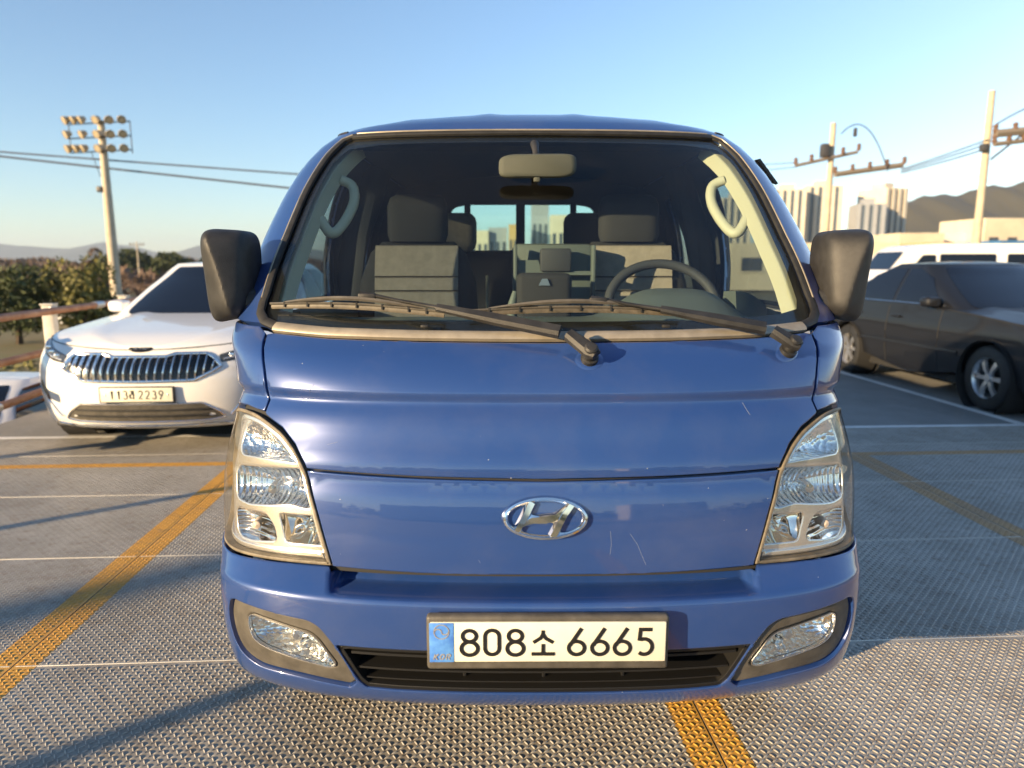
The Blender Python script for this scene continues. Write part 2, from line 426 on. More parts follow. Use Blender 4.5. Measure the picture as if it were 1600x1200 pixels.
def glyph(ch, x0, z0, w, h, sw, th, slant=0., mb=None):
    mb = mb or MB(); bw = 1.0 if ch in ('so', 'ra') else .6
    for i_, (pts, cl) in enumerate(GLYPH[ch]):
        ribbon([(x0 + p[0] / bw * w + slant * p[1] * h, z0 + p[1] * h) for p in pts], sw, th + .00025 * i_, cl, mb)
    return mb
def catmull(P, k=6):
    P = [Vector(p) for p in P]; out = []
    for i in range(len(P) - 1):
        a, b, c, d = P[max(i - 1, 0)], P[i], P[i + 1], P[min(i + 2, len(P) - 1)]
        for j in range(k):
            t = j / k; out.append(.5 * ((2 * b) + (c - a) * t + (2 * a - 5 * b + 4 * c - d) * t * t + (3 * b - a - 3 * c + d) * t ** 3))
    return out + [P[-1]]
def copy_tree(o, parent=None):
    c = o.copy(); col.objects.link(c); c.parent = parent
    for ch in o.children: copy_tree(ch, c)
    return c
# ------------------------------------------------------------------ materials of the vehicles
paint('blue_paint', (.018, .056, .215), rough=.30, chips=.06, flake=.07, metal=.12)
paint('white_paint', (.86, .85, .82), rough=.35, flake=.04)
paint('black_paint', (.004, .005, .008), rough=.6, flake=.0, coat=.35)
mat('black_plastic', (.022, .022, .022), rough=.55, var=.5, vscale=14, bump=.15, bscale=420)
mat('grey_plastic', (.085, .078, .066), rough=.5, var=.3, vscale=20, bump=.1, bscale=300)
mat('grille_black', (.007, .007, .007), rough=.5)
mat('gloss_black', (.01, .01, .011), rough=.18)
mat('rubber', (.018, .018, .018), rough=.6, var=.35, vscale=30, bump=.1, bscale=90)
mat('dusty_rubber', (.17, .145, .105), rough=.55, var=.35, vscale=25, bump=.15, bscale=120)
mat('satin_moulding', (.34, .30, .235), rough=.38, metal=.35, var=.25, vscale=9)
mat('chrome', (.86, .86, .86), rough=.07, metal=1., rvar=.04, vscale=12)
mat('silver_bezel', (.84, .82, .78), rough=.22, metal=.8)
mat('steel', (.5, .5, .5), rough=.35, metal=1.)
mat('alloy', (.62, .62, .62), rough=.3, metal=.9, var=.15, vscale=15)
mat('dark_interior', (.030, .032, .037), rough=.7, bump=.1, bscale=300)
mat('black_cloth', (.016, .016, .018), rough=.85, bump=.15, bscale=500)
mat('seat_grey', (.25, .215, .18), rough=.75, var=.12, vscale=30, bump=.1, bscale=350)
mat('beige_trim', (.43, .41, .30), rough=.6, bump=.06, bscale=300)
mat('mirror_back', (.062, .070, .055), rough=.7, bump=.3, bscale=500)
mat('headliner', (.060, .058, .055), rough=.9)
mat('dash_green', (.085, .102, .094), rough=.6, bump=.12, bscale=380)
mat('plate_white', (.80, .77, .62), rough=.42, var=.04, vscale=20)
mat('plate_ink', (.012, .012, .013), rough=.4)
mat('plate_blue', (.03, .12, .55), rough=.35, var=.55, vscale=12, vcol=(.16, .42, .85))
mat('amber', (.74, .63, .55), rough=.2)
mat('blade_rubber', (.085, .072, .052), rough=.55, var=.4, vscale=40)
mat('underbody', (.02, .02, .02), rough=.8)
glass('windscreen_glass', (.86, .95, .93), f0=.045, dust=.008)
glass('tinted_glass', (.34, .40, .42), f0=.05, dust=.02)
glass('rear_glass', (.60, .80, .80), f0=.04)
glass('lens_glass', (.96, .96, .94), f0=.05, rough=.03)
glass('lens_dusty', (.96, .95, .92), f0=.05, rough=.03, dust=.035)
def fluted(name, scale, axis, strength, c=(.9, .9, .9), kind='WAVE', rough=.06):
    m = mat(name, c, rough=rough, metal=1.); N, L, b = nodes_of(m)
    tc = N.new('ShaderNodeTexCoord'); bp = N.new('ShaderNodeBump'); bp.inputs['Strength'].default_value = strength; bp.inputs['Distance'].default_value = .01
    if kind == 'WAVE':
        t = N.new('ShaderNodeTexWave'); t.bands_direction = axis; t.inputs['Scale'].default_value = scale; t.inputs['Distortion'].default_value = 1.2
        t.inputs['Detail'].default_value = 1; o = t.outputs['Fac']
    else:
        t = N.new('ShaderNodeTexVoronoi'); t.inputs['Scale'].default_value = scale; o = t.outputs['Distance']
    L.new(tc.outputs['Object'], t.inputs['Vector']); L.new(o, bp.inputs['Height']); L.new(bp.outputs[0], b.inputs['Normal'])
    return m
fluted('reflector_flutes', 22, 'X', .55)
fluted('reflector_ribs', 32, 'Z', .6, c=(.92, .86, .8))
fluted('reflector_dots', 75, 'X', .35, kind='VORONOI', c=(.93, .93, .91), rough=.14)
fluted('reflector_smooth', 7, 'X', .35, c=(.9, .88, .82))

# ------------------------------------------------------------------ the blue truck
truck = thing('pickup_truck', 'blue double cab light truck parked nose out on the tread plate deck', 'truck')
zs = [.70, .76, .84, .90, .935, .945, 1.02, 1.07, 1.100, 1.106, 1.125, 1.132, 1.15, 1.18, 1.21, 1.245, 1.40, 1.60, 1.75, 1.85, 1.87]
yc = [.050, .053, .063, .075, .086, .085, .107, .124, .1415, .1430, .1385, .1405, .1475, .165, .193, .254, .432, .655, .818, .930, .955]
ws_ = [.835, .834, .834, .834, .829, .827, .812, .801, .794, .797, .806, .807, .811, .821, .837, .855, .859, .831, .780, .706, .678]
Ds = [.33] * 16 + [.32, .29, .26, .23, .22]
S = Shell(zs, yc, ws_, Ds, sig=7., fine=(1.085, 1.15))
BZ = [.37, .385, .40, .42, .45, .50, .55, .62, .660, .672, .680, .70, .74, .80]
BY = [.085, .062, .045, .030, .018, .008, .002, .000, .001, .005, .013, .036, .085, .16]
BW = [.80, .806, .810, .811, .813, .818, .82, .822, .821, .821, .822, .828, .838, .841]
Bm = Shell(BZ, BY, BW, [.30] * 12 + [.28, .22], sig=2.5)
def sstep(x): x = np.clip(x, 0, 1); return x * x * (3 - 2 * x)
Bm.disp = lambda u, z: .070 * sstep((z - .6745) / .009) * sstep((.502 - np.abs(u)) / .018)
GAP = .0022
bluerows = sorted(set(np.round(np.concatenate([np.arange(.705, 1.09, .018), np.arange(1.09, 1.142, .0035), np.arange(1.142, 1.27, .012)]), 4)))

# headlight outline (right-hand one, u > 0), anticlockwise
HL = [(.496, .727), (.582, .725), (.691, .721), (.80, .717), (.90, .722), (.955, .742), (.985, .79), (.995, .87), (.985, .945), (.955, 1.01), (.915, 1.044),
      (.86, 1.060), (.80, 1.064), (.752, 1.060), (.716, 1.050), (.656, 1.027), (.610, .994), (.577, .957), (.554, .914), (.529, .837), (.507, .766)]
HL = roundc(HL, [.004] + [.02] * (len(HL) - 1), 2)
# hood panel
hr = [(0, .936), (.281, .940), (.566, .947), (.576, .962), (.608, 1.000), (.654, 1.034), (.714, 1.058), (.721, 1.064), (.714, 1.121), (.711, 1.188), (.701, 1.248), (.674, 1.252), (.522, 1.244), (.306, 1.240), (0, 1.238)]
panel(S, inset(ccw(sym(hr)), GAP), step=.045, rows=bluerows, thick=.016).build('hood_panel', 'blue_paint', truck)
lr_ = [(0, .719), (.284, .720), (.494, .725), (.506, .766), (.527, .837), (.552, .914), (.566, .9445), (.281, .9375), (0, .9335)]
panel(S, inset(ccw(sym(lr_)), GAP), step=.045, rows=np.arange(.722, .947, .013), thick=.016).build('nose_panel', 'blue_paint', truck)
# dark backing in the seams
panel(S, sym([(0, .71), (.98, .71), (.98, 1.25), (0, 1.25)]), off=-.02, step=.06, thick=0, bevel=0, holes=[inset(ccw(HL), .012), mir(inset(ccw(HL), .012))]).build('bulkhead', 'underbody', truck)
crn = [(.723, 1.066), (.755, 1.068), (.80, 1.072), (.862, 1.068), (.92, 1.052), (.962, 1.016), (.992, .948), (1.003, .87), (.993, .788), (.965, .74), (1.02, .715), (1.10, .715), (1.10, 1.268), (.846, 1.268), (.733, 1.266), (.704, 1.250), (.715, 1.188), (.718, 1.121)]
for sg in (1, -1):
    o = crn if sg > 0 else mir(crn)
    panel(S, inset(ccw(o), GAP), step=.03, rows=bluerows, thick=.016).build('corner_panel', 'blue_paint', truck)
# windscreen geometry
WSr = [(0, 1.243), (.306, 1.245), (.522, 1.249), (.674, 1.257), (.726, 1.270), (.752, 1.292), (.755, 1.320), (.750, 1.346), (.745, 1.505), (.752, 1.648), (.756, 1.775), (.751, 1.838), (.722, 1.853), (.566, 1.854), (.317, 1.854), (0, 1.856)]
WS = sym(WSr)
WSi = inset(ccw(WS), .010)
def ydom(lst): return [(S.uy(y, z), z) for y, z in lst]
fw = roundc(ydom([(.86, 1.285), (1.56, 1.285), (1.56, 1.775), (1.13, 1.785), (1.02, 1.745)]), [.03, .03, .05, .06, .06], 4)
rw = roundc(ydom([(1.74, 1.295), (2.36, 1.295), (2.36, 1.76), (1.74, 1.775)]), .05, 4)
top = 1.868
cabr = [(0, 1.2375)] + [(a, b) for a, b in WSr[1:4]]
uR = lambda z: S.uy(2.56, z)
frame_out = [(.733, 1.271), (.846, 1.273), (1.10, 1.273), (uR(1.273), 1.273), (uR(1.55), 1.55), (uR(top), top)]
frame_poly = sym(frame_out)      # bottom edge runs behind the lower moulding of the windscreen
frame_poly = frame_out + [(-a, b) for a, b in frame_out[::-1]] + [(-.68, 1.262), (-.5, 1.252), (0, 1.2455), (.5, 1.252), (.68, 1.262)]
panel(S, frame_poly, holes=[WSi, fw, mir(fw), rw, mir(rw)], step=.05, thick=.02, bevel=0).build('cab_frame', 'blue_paint', truck)
for (h, nm) in ((fw, 'a'), (rw, 'b')):
    for sg in (1, -1):
        o = h if sg > 0 else mir(h)
        panel(S, o, off=-.008, step=.09, thick=.004, bevel=0).build('side_window', 'tinted_glass', truck)
        strip(S, ccw(o), .022, -.002, .006, closed=True, step=.04).build('window_seal', 'rubber', truck)
# doors below the windows
for y0, y1 in ((.80, 1.64), (1.655, 2.50)):
    for sg in (1, -1):
        d = [(S.uy(y0, z), z) for z in np.linspace(.72, 1.268, 8)][::-1] + [(S.uy(y1, z), z) for z in np.linspace(.72, 1.268, 8)]
        d = ccw(d); d = d if sg > 0 else mir(d)
        door = panel(S, inset(ccw(d), .003), step=.08, thick=.016).build('door', 'blue_paint', truck)
        p = S.pt(sg * S.uy(y1 - .12, 1.17), 1.17, .018)
        MB().box(p, (.03, .16, .035), r=.01).build('handle', 'black_plastic', door)
# windscreen: glass, black border, rubber seal, lower moulding
gl_in = inset(ccw(WS), .006)
panel(S, gl_in, off=-.006, step=.06, thick=.004, bevel=0).build('windscreen', 'windscreen_glass', truck)
fr = [(0, 1.288), (.40, 1.290), (.62, 1.300), (.690, 1.312), (.702, 1.335), (.700, 1.505), (.708, 1.648), (.712, 1.760), (.690, 1.806), (.56, 1.818), (.317, 1.820), (0, 1.821)]
panel(S, gl_in, holes=[sym(fr)], off=-.011, step=.05, thick=.001, bevel=0).build('windscreen_border', 'gloss_black', truck)
seal = strip(S, [(a, b) for a, b in inset(ccw(WS), .007)], .024, -.001, .007, closed=True, step=.02).build('windscreen_seal', 'rubber', truck)
lowm = [(-.676, 1.262), (-.522, 1.2535), (-.306, 1.2495), (0, 1.2475), (.306, 1.2495), (.522, 1.2535), (.676, 1.262)]
strip(S, lowm, .030, .000, .0105, step=.02).build('cowl_moulding', 'satin_moulding', seal)
for sg in (1, -1):
    pil = [(sg * a, b) for a, b in ((.748, 1.33), (.744, 1.42), (.741, 1.505), (.748, 1.648), (.752, 1.775), (.746, 1.832), (.715, 1.846))]
    strip(S, pil, .006, .0035, .005, step=.02).build('pillar_bead', 'satin_moulding', seal)
strip(S, [(a, 1.8505) for a in np.linspace(-.70, .70, 30)], .008, .003, .005).build('header_bead', 'satin_moulding', seal)
# roof
us = np.concatenate([-np.linspace(uR(top), S.A, 16), np.linspace(S.A * .985, -S.A * .985, 61), np.linspace(S.A, uR(top), 16)])
rim = S.P(us, np.full(len(us), top))
rings = []
for k in np.linspace(0, 1, 15):
    q = []
    for x, y, z in rim:
        cx, cyy = 0, min(max(y, 1.25), 2.56)
        kk = k * .97
        X = x * (1 - kk) + cx * kk; Y = y * (1 - kk) + cyy * kk
        Z = z + .088 * math.sin(kk * math.pi / 2) ** .75 - .02 * max(0, (Y - 1.5)) * kk
        rib = sum(math.exp(-((X - c) / .035) ** 2) for c in (-.42, -.15, .15, .42)) * .004 * min(1, max(0, (Y - 1.02) / .12)) * min(1, kk * 4)
        q.append((X, Y, Z + rib))
    rings.append(q)
roof = MB().loft(rings, caps=False, closed=False)
n_ = len(us); m_ = len(roof.v)
roof.f.append(tuple(range(m_ - n_, m_)))
roof.f = [f[::-1] for f in roof.f]
roof.build('roof', 'blue_paint', truck, sharp=50)
for sg in (1, -1):
    uu = [sg * a for a in np.linspace(.80, 1.0, 8)] + [sg * a for a in np.linspace(1.02, uR(top), 12)]
    strip(S, [(a, top + .001) for a in uu], .009, -.002, .005).build('roof_gutter', 'rubber', truck)
# rear wall of the cab with its window
zz = np.linspace(.72, 1.868, 24); wz = np.interp(zz, S.X, S.w)
wall2 = [(w_, z_) for w_, z_ in zip(wz, zz)] + [(.45, 1.935), (-.45, 1.935)] + [(-w_, z_) for w_, z_ in zip(wz[::-1], zz[::-1])]
class Flat:
    """a plane seen along y, so that panel() can cut outlines in (x, z)"""
    disp = None
    def __init__(s, y, flip=False): s.y = y; s.sg = 1 if flip else -1
    def P(s, u, z): u = np.asarray(u, float); return np.stack([u, np.full_like(u, s.y), np.asarray(z, float) * np.ones_like(u)], -1)
    def N(s, u, z): return np.stack([np.zeros_like(np.asarray(u, float)), np.full_like(np.asarray(u, float), s.sg), np.zeros_like(np.asarray(u, float))], -1)
    def pt(s, u, z, off=0.): return Vector((u, s.y + s.sg * off, z))
rwin = roundc([(-.40, 1.45), (.40, 1.45), (.40, 1.735), (.30, 1.752), (-.30, 1.752), (-.40, 1.735)], [.04, .04, .05, .03, .03, .05], 4)
panel(Flat(2.545), wall2, holes=[rwin], step=.12, thick=.03, bevel=0).build('cab_rear_wall', 'dark_interior', truck)
panel(Flat(2.58), wall2, holes=[rwin], step=.12, thick=0, bevel=0, back=True).build('cab_back_panel', 'blue_paint', truck)
rg = panel(Flat(2.56), inset(ccw(rwin), -.004), step=.2, thick=.004, bevel=0).build('rear_window', 'rear_glass', truck)
for x, w_ in ((-.305, .034), (-.012, .05), (.28, .034)):
    MB().box((x, 2.55, 1.60), (w_, .03, .32), r=.006).build('window_bar', 'rubber', rg)
# ---- inner lining: hides the paint from inside
hole_w = [inset(ccw(WS), .026), inset(ccw(fw), -.012), mir(inset(ccw(fw), -.012)), inset(ccw(rw), -.012), mir(inset(ccw(rw), -.012))]
panel(S, frame_poly, holes=hole_w, off=-.034, step=.06, thick=0, bevel=0, back=True).build('cab_lining', 'dark_interior', truck)
for sg in (1, -1):
    a = [(.706, 1.285), (.704, 1.40), (.702, 1.505), (.709, 1.648), (.712, 1.76), (.704, 1.85)]
    b = [(.752, 1.85), (.752, 1.76), (.746, 1.648), (.740, 1.505), (.744, 1.40), (.748, 1.285)]
    pol = [(sg * p, q) for p, q in a + b]
    panel(S, ccw(pol), off=-.030, step=.03, thick=.046, bevel=.006).build('pillar_trim', 'beige_trim', truck)
    # grab handle on the pillar
    hp = [S.pt(sg * .712, 1.752, -.070), S.pt(sg * .672, 1.752, -.098), S.pt(sg * .648, 1.715, -.118), S.pt(sg * .650, 1.660, -.124), S.pt(sg * .665, 1.612, -.118), S.pt(sg * .685, 1.600, -.105), S.pt(sg * .718, 1.622, -.080)]
    MB().tube(catmull(hp), .0165, 10).build('grab_handle', 'beige_trim', truck)
hl = [[(x * .93, y + .05 if y < 1.3 else y, z - .035) for x, y, z in r] for r in rings]
lin = MB().loft(hl, caps=False, closed=False); lin.f.append(tuple(range(len(lin.v) - n_, len(lin.v)))); lin.build('headliner', 'headliner', truck, sharp=60)
MB().box((0, 1.45, .74), (1.5, 2.2, .04)).build('cab_floor', 'dark_interior', truck)
# ---- dashboard
def dash_ring(x):
    hump = .085 * math.exp(-((x - .42) / .19) ** 4)
    e = .02 * (abs(x) / .74) ** 4
    yf = .40 + .16 * (abs(x) / .74) ** 3.2
    return [(x, yf, 1.02), (x, yf, 1.235 - e), (x, yf + .06, 1.262 - e), (x, yf + .16, 1.268 + hump * .75 - e), (x, yf + .24, 1.270 + hump - e), (x, yf + .31, 1.262 + hump * .98 - e), (x, yf + .335, 1.235 + hump * .6 - e), (x, yf + .33, 1.10), (x, yf + .30, .85), (x, yf, .85)]
MB().loft([dash_ring(x) for x in np.linspace(-.735, .735, 40)]).build('dashboard', 'dash_green', truck, sharp=45)
MB().loft([[(.60 + .13 * t, .80 + .02 * t, 1.20), (.60 + .13 * t, .62 + .1 * t, 1.20), (.60 + .13 * t, .66 + .1 * t, 1.345 - .05 * t * t), (.60 + .13 * t, .78 + .05 * t, 1.34 - .05 * t * t)] for t in np.linspace(0, 1, 6)]).build('dash_end_vent', 'dash_green', truck)
# steering wheel
sw = []
cS = Vector((.435, .90, 1.285)); tilt = R(32)
ax1 = Vector((1, 0, 0)); ax2 = Vector((0, math.sin(tilt) * .9, math.cos(tilt))).normalized()
for k in range(49):
    a = 2 * math.pi * k / 48; sw.append(cS + ax1 * .182 * math.cos(a) + ax2 * .162 * math.sin(a))
wheel = MB().tube(sw, .0165, 10, caps=False).build('steering_wheel', 'dark_interior', truck)
MB().box(cS + Vector((0, .01, -.01)), (.15, .05, .11), rx=-tilt, r=.03, seg=3).build('hub', 'dark_interior', wheel)
for a in (0, 180, 270):
    MB().tube([cS, cS + ax1 * .175 * math.cos(R(a)) + ax2 * .155 * math.sin(R(a))], .014, 6).build('spoke', 'dark_interior', wheel)
MB().tube([cS, cS + Vector((0, -.2, -.06))], .035, 10).build('steering_column', 'dark_interior', truck)
# ---- seats
def seat(x, y, name='front_seat', hw=.235, top=1.505, hr=True, cen=True):
    s = MB(); rr = []
    for t, wd, th in ((0, 1.0, .12), (.35, 1.05, .13), (.7, 1.0, .115), (.92, .82, .09), (1, .62, .05)):
        z = .98 + (top + .01 - .98) * t; yy = y + .10 * t
        ring = []
        for k in range(20):
            a = 2 * math.pi * k / 20; c, q = math.cos(a), math.sin(a)
            ring.append((x + hw * wd * math.copysign(abs(c) ** .45, c), yy + th * .5 * math.copysign(abs(q) ** .6, q), z))
        rr.append(ring)
    b = s.loft(rr).build(name, 'black_cloth', truck, sharp=60)
    MB().box((x, y - .14, .99), (hw * 2.05, .52, .17), r=.05, seg=3).build('cushion', 'black_cloth', b)
    if cen:
        cw = hw * .70
        MB().add([(x - cw, y - .066, 1.02), (x + cw, y - .066, 1.02), (x + cw, y - .038 + .012, 1.30), (x - cw, y - .038 + .012, 1.30)], [(0, 1, 2, 3)])
        m = MB(); prev = None
        for z0, z1 in ((1.02, 1.3193), (1.3207, 1.3743), (1.3757, 1.50)):
            yb0 = y + .10 * (z0 - .98) / (top + .01 - .98) - .066; yb1 = y + .10 * (z1 - .98) / (top + .01 - .98) - .066 + (.012 if z1 > 1.45 else 0)
            rng_ = []
            for (zz_, yb, d) in ((z0, yb0, .006), (z0 + .004, yb0, -.004), (z1 - .004, yb1, -.004), (z1, yb1, .006)):
                rng_.append([(x - cw, yb + d + .02, zz_), (x - cw, yb + d, zz_), (x - cw * .5, yb + d - .003, zz_), (x + cw * .5, yb + d - .003, zz_), (x + cw, yb + d, zz_), (x + cw, yb + d + .02, zz_)])
            MB().loft([r_[::-1] for r_ in rng_]).build('seat_insert', 'seat_grey', b, sharp=30)
    if hr:
        rr = []
        yh = y + .085
        for t, wd, th in ((0, .92, .07), (.15, 1.0, .09), (.75, 1.0, .10), (.93, .9, .085), (1, .72, .05)):
            z = 1.515 + .185 * t; ring = []
            for k in range(20):
                a = 2 * math.pi * k / 20; c, q = math.cos(a), math.sin(a)
                ring.append((x + .122 * wd * math.copysign(abs(c) ** .5, c), yh + .02 * t + th * .55 * math.copysign(abs(q) ** .7, q), z))
            rr.append(ring)
        h = MB().loft(rr).build('headrest', 'black_cloth', b, sharp=60)
    return b
seat(-.445, 1.36); seat(.405, 1.36)
# rear bench
bench = MB().box((0, 2.33, 1.19), (1.36, .14, .62), rx=R(-8), r=.05, seg=3).build('rear_bench', 'black_cloth', truck)
MB().box((0, 2.05, .98), (1.36, .5, .16), r=.05, seg=3).build('cushion', 'black_cloth', bench)
for x, mt in ((-.36, 'seat_grey'), (.32, 'black_cloth')):
    MB().box((x, 2.2, 1.585), (.24, .10, .20), rx=R(-8), r=.05, seg=3).build('headrest', mt, bench)
for x in (-.19, .18):
    MB().box((x, 2.245, 1.27), (.012, .012, .20)).build('seat_belt', 'beige_trim', bench)
# folded centre seat used as a tray, with cup pocket, plus dark bin in front
con = MB().box((.09, 1.30, 1.22), (.31, .12, .56), rx=R(-6), r=.02, seg=2).build('folded_centre_seat', 'dash_green', truck)
MB().prism([(-.052, 1.44), (.03, 1.44), (.045, 1.40), (.23, 1.40), (.23, 1.385), (-.04, 1.385)], 'y', 1.20, 1.26).build('tray_ledge', 'dash_green', con)
MB().box((.095, 1.215, 1.44), (.115, .06, .085), r=.008).build('cup_pocket', 'dark_interior', con)
MB().box((-.055, 1.20, 1.39), (.014, .05, .21), r=.004).build('tray_side', 'dash_green', con)
MB().box((.235, 1.20, 1.39), (.014, .05, .21), r=.004).build('tray_side', 'dash_green', con)
MB().box((.043, 1.05, 1.26), (.19, .16, .27), r=.022, seg=3).build('centre_bin', 'black_cloth', truck)
MB().prism([(.022, 1.353), (.062, 1.353), (.052, 1.376), (.034, 1.376)], 'y', .962, .968).build('air_outlet', 'steel', truck)
MB().tube([(-.07, .98, 1.10), (-.068, 1.0, 1.28), (-.055, 1.01, 1.33)], [.022, .018, .012], 10).build('gear_lever', 'dash_green', truck)
# B pillars trim inside
for sg in (1, -1):
    MB().tube([(sg * .78, 1.66, 1.0), (sg * .80, 1.66, 1.28), (sg * .74, 1.66, 1.55), (sg * .63, 1.66, 1.83)], .045, 8, flat=(.5, 1.3)).build('door_pillar', 'dark_interior', truck)
    MB().tube([(sg * .745, 1.60, 1.25), (sg * .70, 1.60, 1.55), (sg * .655, 1.60, 1.72)], .018, 6, flat=(.3, 1.2)).build('seat_belt_strap', 'dark_interior', truck)
    # door inner panel
    MB().loft([[(sg * .80, y, .8), (sg * .80, y, 1.27), (sg * .75, y, 1.285), (sg * .735, y, 1.24), (sg * .74, y, .8)] for y in (.80, 1.2, 1.62)]).build('door_lining', 'dash_green', truck)
# rear view mirror
rm = MB()
rr = []
for t in np.linspace(0, 1, 7):
    ring = []
    for k in range(28):
        a = 2 * math.pi * k / 28; c, q = math.cos(a), math.sin(a)
        sc = (.86, .97, 1, 1, 1, .97, .86)[int(round(t * 6))]
        ring.append((.006 + .116 * sc * math.copysign(abs(c) ** .35, c), .70 + .032 * t, 1.713 + .0345 * sc * math.copysign(abs(q) ** .5, q) + .004 * c))
    rr.append(ring)
mirror_in = rm.loft([r_[::-1] for r_ in rr]).build('rear_view_mirror', 'mirror_back', truck, sharp=50)
MB().tube([(.004, .73, 1.725), (.002, .75, 1.76), (.0, .80, 1.79)], [.012, .010, .014], 10).build('stalk', 'black_plastic', mirror_in)
MB().box((.004, .715, 1.675), (.02, .02, .018), r=.005).build('dip_tab', 'mirror_back', mirror_in)

# ---- bumper
def clampx(l): return l
bot = [(0, .388), (.35, .386), (.53, .382), (.70, .376), (.80, .378), (.88, .388), (.94, .41), (1.10, .43)]
bsid = [(1.10, .712), (1.02, .715), (.960, .738), (.90, .7205), (.80, .7165), (.691, .720), (.582, .7235), (.502, .7245)]
brec = [(.498, .712), (.488, .706), (.30, .703), (0, .702)]
panel(S, sym([(0, .66), (.52, .66), (.52, .735), (0, .735)]), off=-.075, step=.06, thick=0, bevel=0).build('bumper_gap_backing', 'underbody', truck)
bump_out = sym(bot + bsid + brec)
FOG = [(.447, .459), (.468, .441), (.607, .455), (.728, .456), (.782, .478), (.812, .525), (.818, .580), (.800, .617), (.78, .624), (.716, .621), (.556, .611), (.529, .598), (.498, .560), (.473, .518)]
FOG = roundc(FOG, [.01, .006, .03, .03, .03, .03, .02, .008, .008, .02, .012, .012, .01, .01], 3)
GRr = [(0, .442), (.351, .4425), (.424, .445), (.441, .462), (.469, .518), (.490, .557), (.341, .557), (0, .557)]
GR = roundc(sym(GRr), .006, 2)
panel(Bm, bump_out, holes=[inset(ccw(FOG), -.001), mir(inset(ccw(FOG), -.001)), GR], step=.018, rows=sorted(np.concatenate([np.arange(.38, .655, .014), np.arange(.655, .69, .0022), np.arange(.69, .72, .006)])), thick=.02, bevel=.004).build('bumper', 'blue_paint', truck)
panel(Bm, sym([(0, .40), (.95, .40), (.95, .66), (0, .66)]), off=-.09, step=.08, thick=0, bevel=0).build('bumper_backing', 'underbody', truck)
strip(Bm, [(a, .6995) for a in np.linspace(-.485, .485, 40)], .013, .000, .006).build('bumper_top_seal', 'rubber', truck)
# lower grille slats
gr = panel(Bm, inset(ccw(GR), -.004), holes=[inset(ccw(GR), .010)], off=-.006, step=.03, thick=.05, bevel=.003).build('bumper_grille', 'grille_black', truck)
for z, hw, t in ((.530, .46, .030), (.490, .445, .024), (.461, .43, .016)):
    m = MB(); rg_ = []
    for u in np.linspace(-hw, hw, 30):
        p = Bm.pt(u, z, -.030); rg_.append([p + Vector((0, -.016, t * .15)), p + Vector((0, -.016, -t * .05)), p + Vector((0, .03, -t * .5)), p + Vector((0, .03, t * .5))])
    m.loft(rg_).build('slat', 'grille_black', gr)
for x in (-.19, 0, .19):
    p = Bm.pt(x, .49, -.05); MB().box(p, (.008, .03, .10), r=.002).build('rib', 'grille_black', gr)
# fog lamps
LENS = [(.495, .497), (.515, .489), (.693, .514), (.728, .527), (.742, .558), (.738, .588), (.722, .596), (.650, .589), (.556, .575), (.535, .558)]
LENS = roundc(LENS, [.01, .012, .03, .02, .02, .012, .01, .02, .02, .02], 3)
for sg in (1, -1):
    fo = FOG if sg > 0 else mir(FOG); le = LENS if sg > 0 else mir(LENS)
    bz = panel(Bm, inset(ccw(fo), .001), holes=[inset(ccw(le), -.003)], off=-.010, step=.02, thick=.03, bevel=.006).build('fog_lamp_bezel', 'grey_plastic', truck)
    lamp = panel(Bm, le, off=-.006, step=.03, thick=.02, bevel=.004).build('fog_lamp', 'lens_glass', truck)
    bowl(Bm, inset(ccw(le), .002), .055, off=-.018).build('reflector', 'reflector_dots', lamp)
    c = Bm.pt(sg * .61, .548, -.035); MB().lathe([(.0, -.010), (.008, -.009), (.012, .0), (.012, .02)], 'y', c, 20).build('bulb_shield', 'chrome', lamp)
    strip(Bm, ccw(le), .004, -.012, .005, closed=True).build('lamp_rim', 'chrome', lamp)
# number plate
plate = thing('number_plate_dummy', '', '') if False else None
pf = MB(); px = lambda p: (p - 852.6) / 703.5
YP = -.030; zc = .598
pf.box((px(855.5), YP + .014, zc - .0005), (.536, .024, .128), r=.008, seg=3)
frame_o = pf.build('plate_frame', 'grey_plastic', truck)
pw = MB().box((px(855.8), YP + .0005, zc + .004), (.520, .006, .094), r=.003)
plate_o = pw.build('number_plate', 'plate_white', truck)
MB().box((px(691), YP - .0028, zc + .004), (.054, .002, .0925), r=.0008).build('blue_band', 'plate_blue', plate_o)
gx = [('8', 718, 750), ('0', 754, 784), ('8', 789, 821), ('so', 830, 866), ('6', 884, 916), ('6', 920, 952), ('6', 955, 987), ('5', 991, 1022)]
for ch, a, b in gx:
    g = MB(); z0 = zc - .0285 if ch != 'so' else zc - .0275; h = .0655 if ch != 'so' else .060
    glyph(ch, px(a), z0, (b - a) / 703.5, h, .0085 if ch != 'so' else .0078, .0012, mb=g)
    o = g.build('character', 'plate_ink', plate_o, smooth=False); o.location = (0, YP - .0026, 0)
for i, ch in enumerate('KOR'):
    g = glyph(ch, px(677 + i * 9.6), zc - .0355, .0115, .013, .0028, .0008, slant=.25)
    o = g.build('letter', 'silver_bezel', plate_o, smooth=False); o.location = (0, YP - .0040, 0)
sw_ = MB(); ribbon(arc(px(691), zc + .030, .0165, .0165, 0, 360, 28)[:-1], .0022, .0008, True, sw_)
ribbon(arc(px(691) - .0075, zc + .030, .0075, .0065, 180, 0, 8) + arc(px(691) + .0075, zc + .030, .0075, .0065, 180, 360, 8)[1:], .0026, .0008, False, sw_)
o = sw_.build('swirl_mark', 'silver_bezel', plate_o, smooth=False); o.location = (0, YP - .0040, 0)
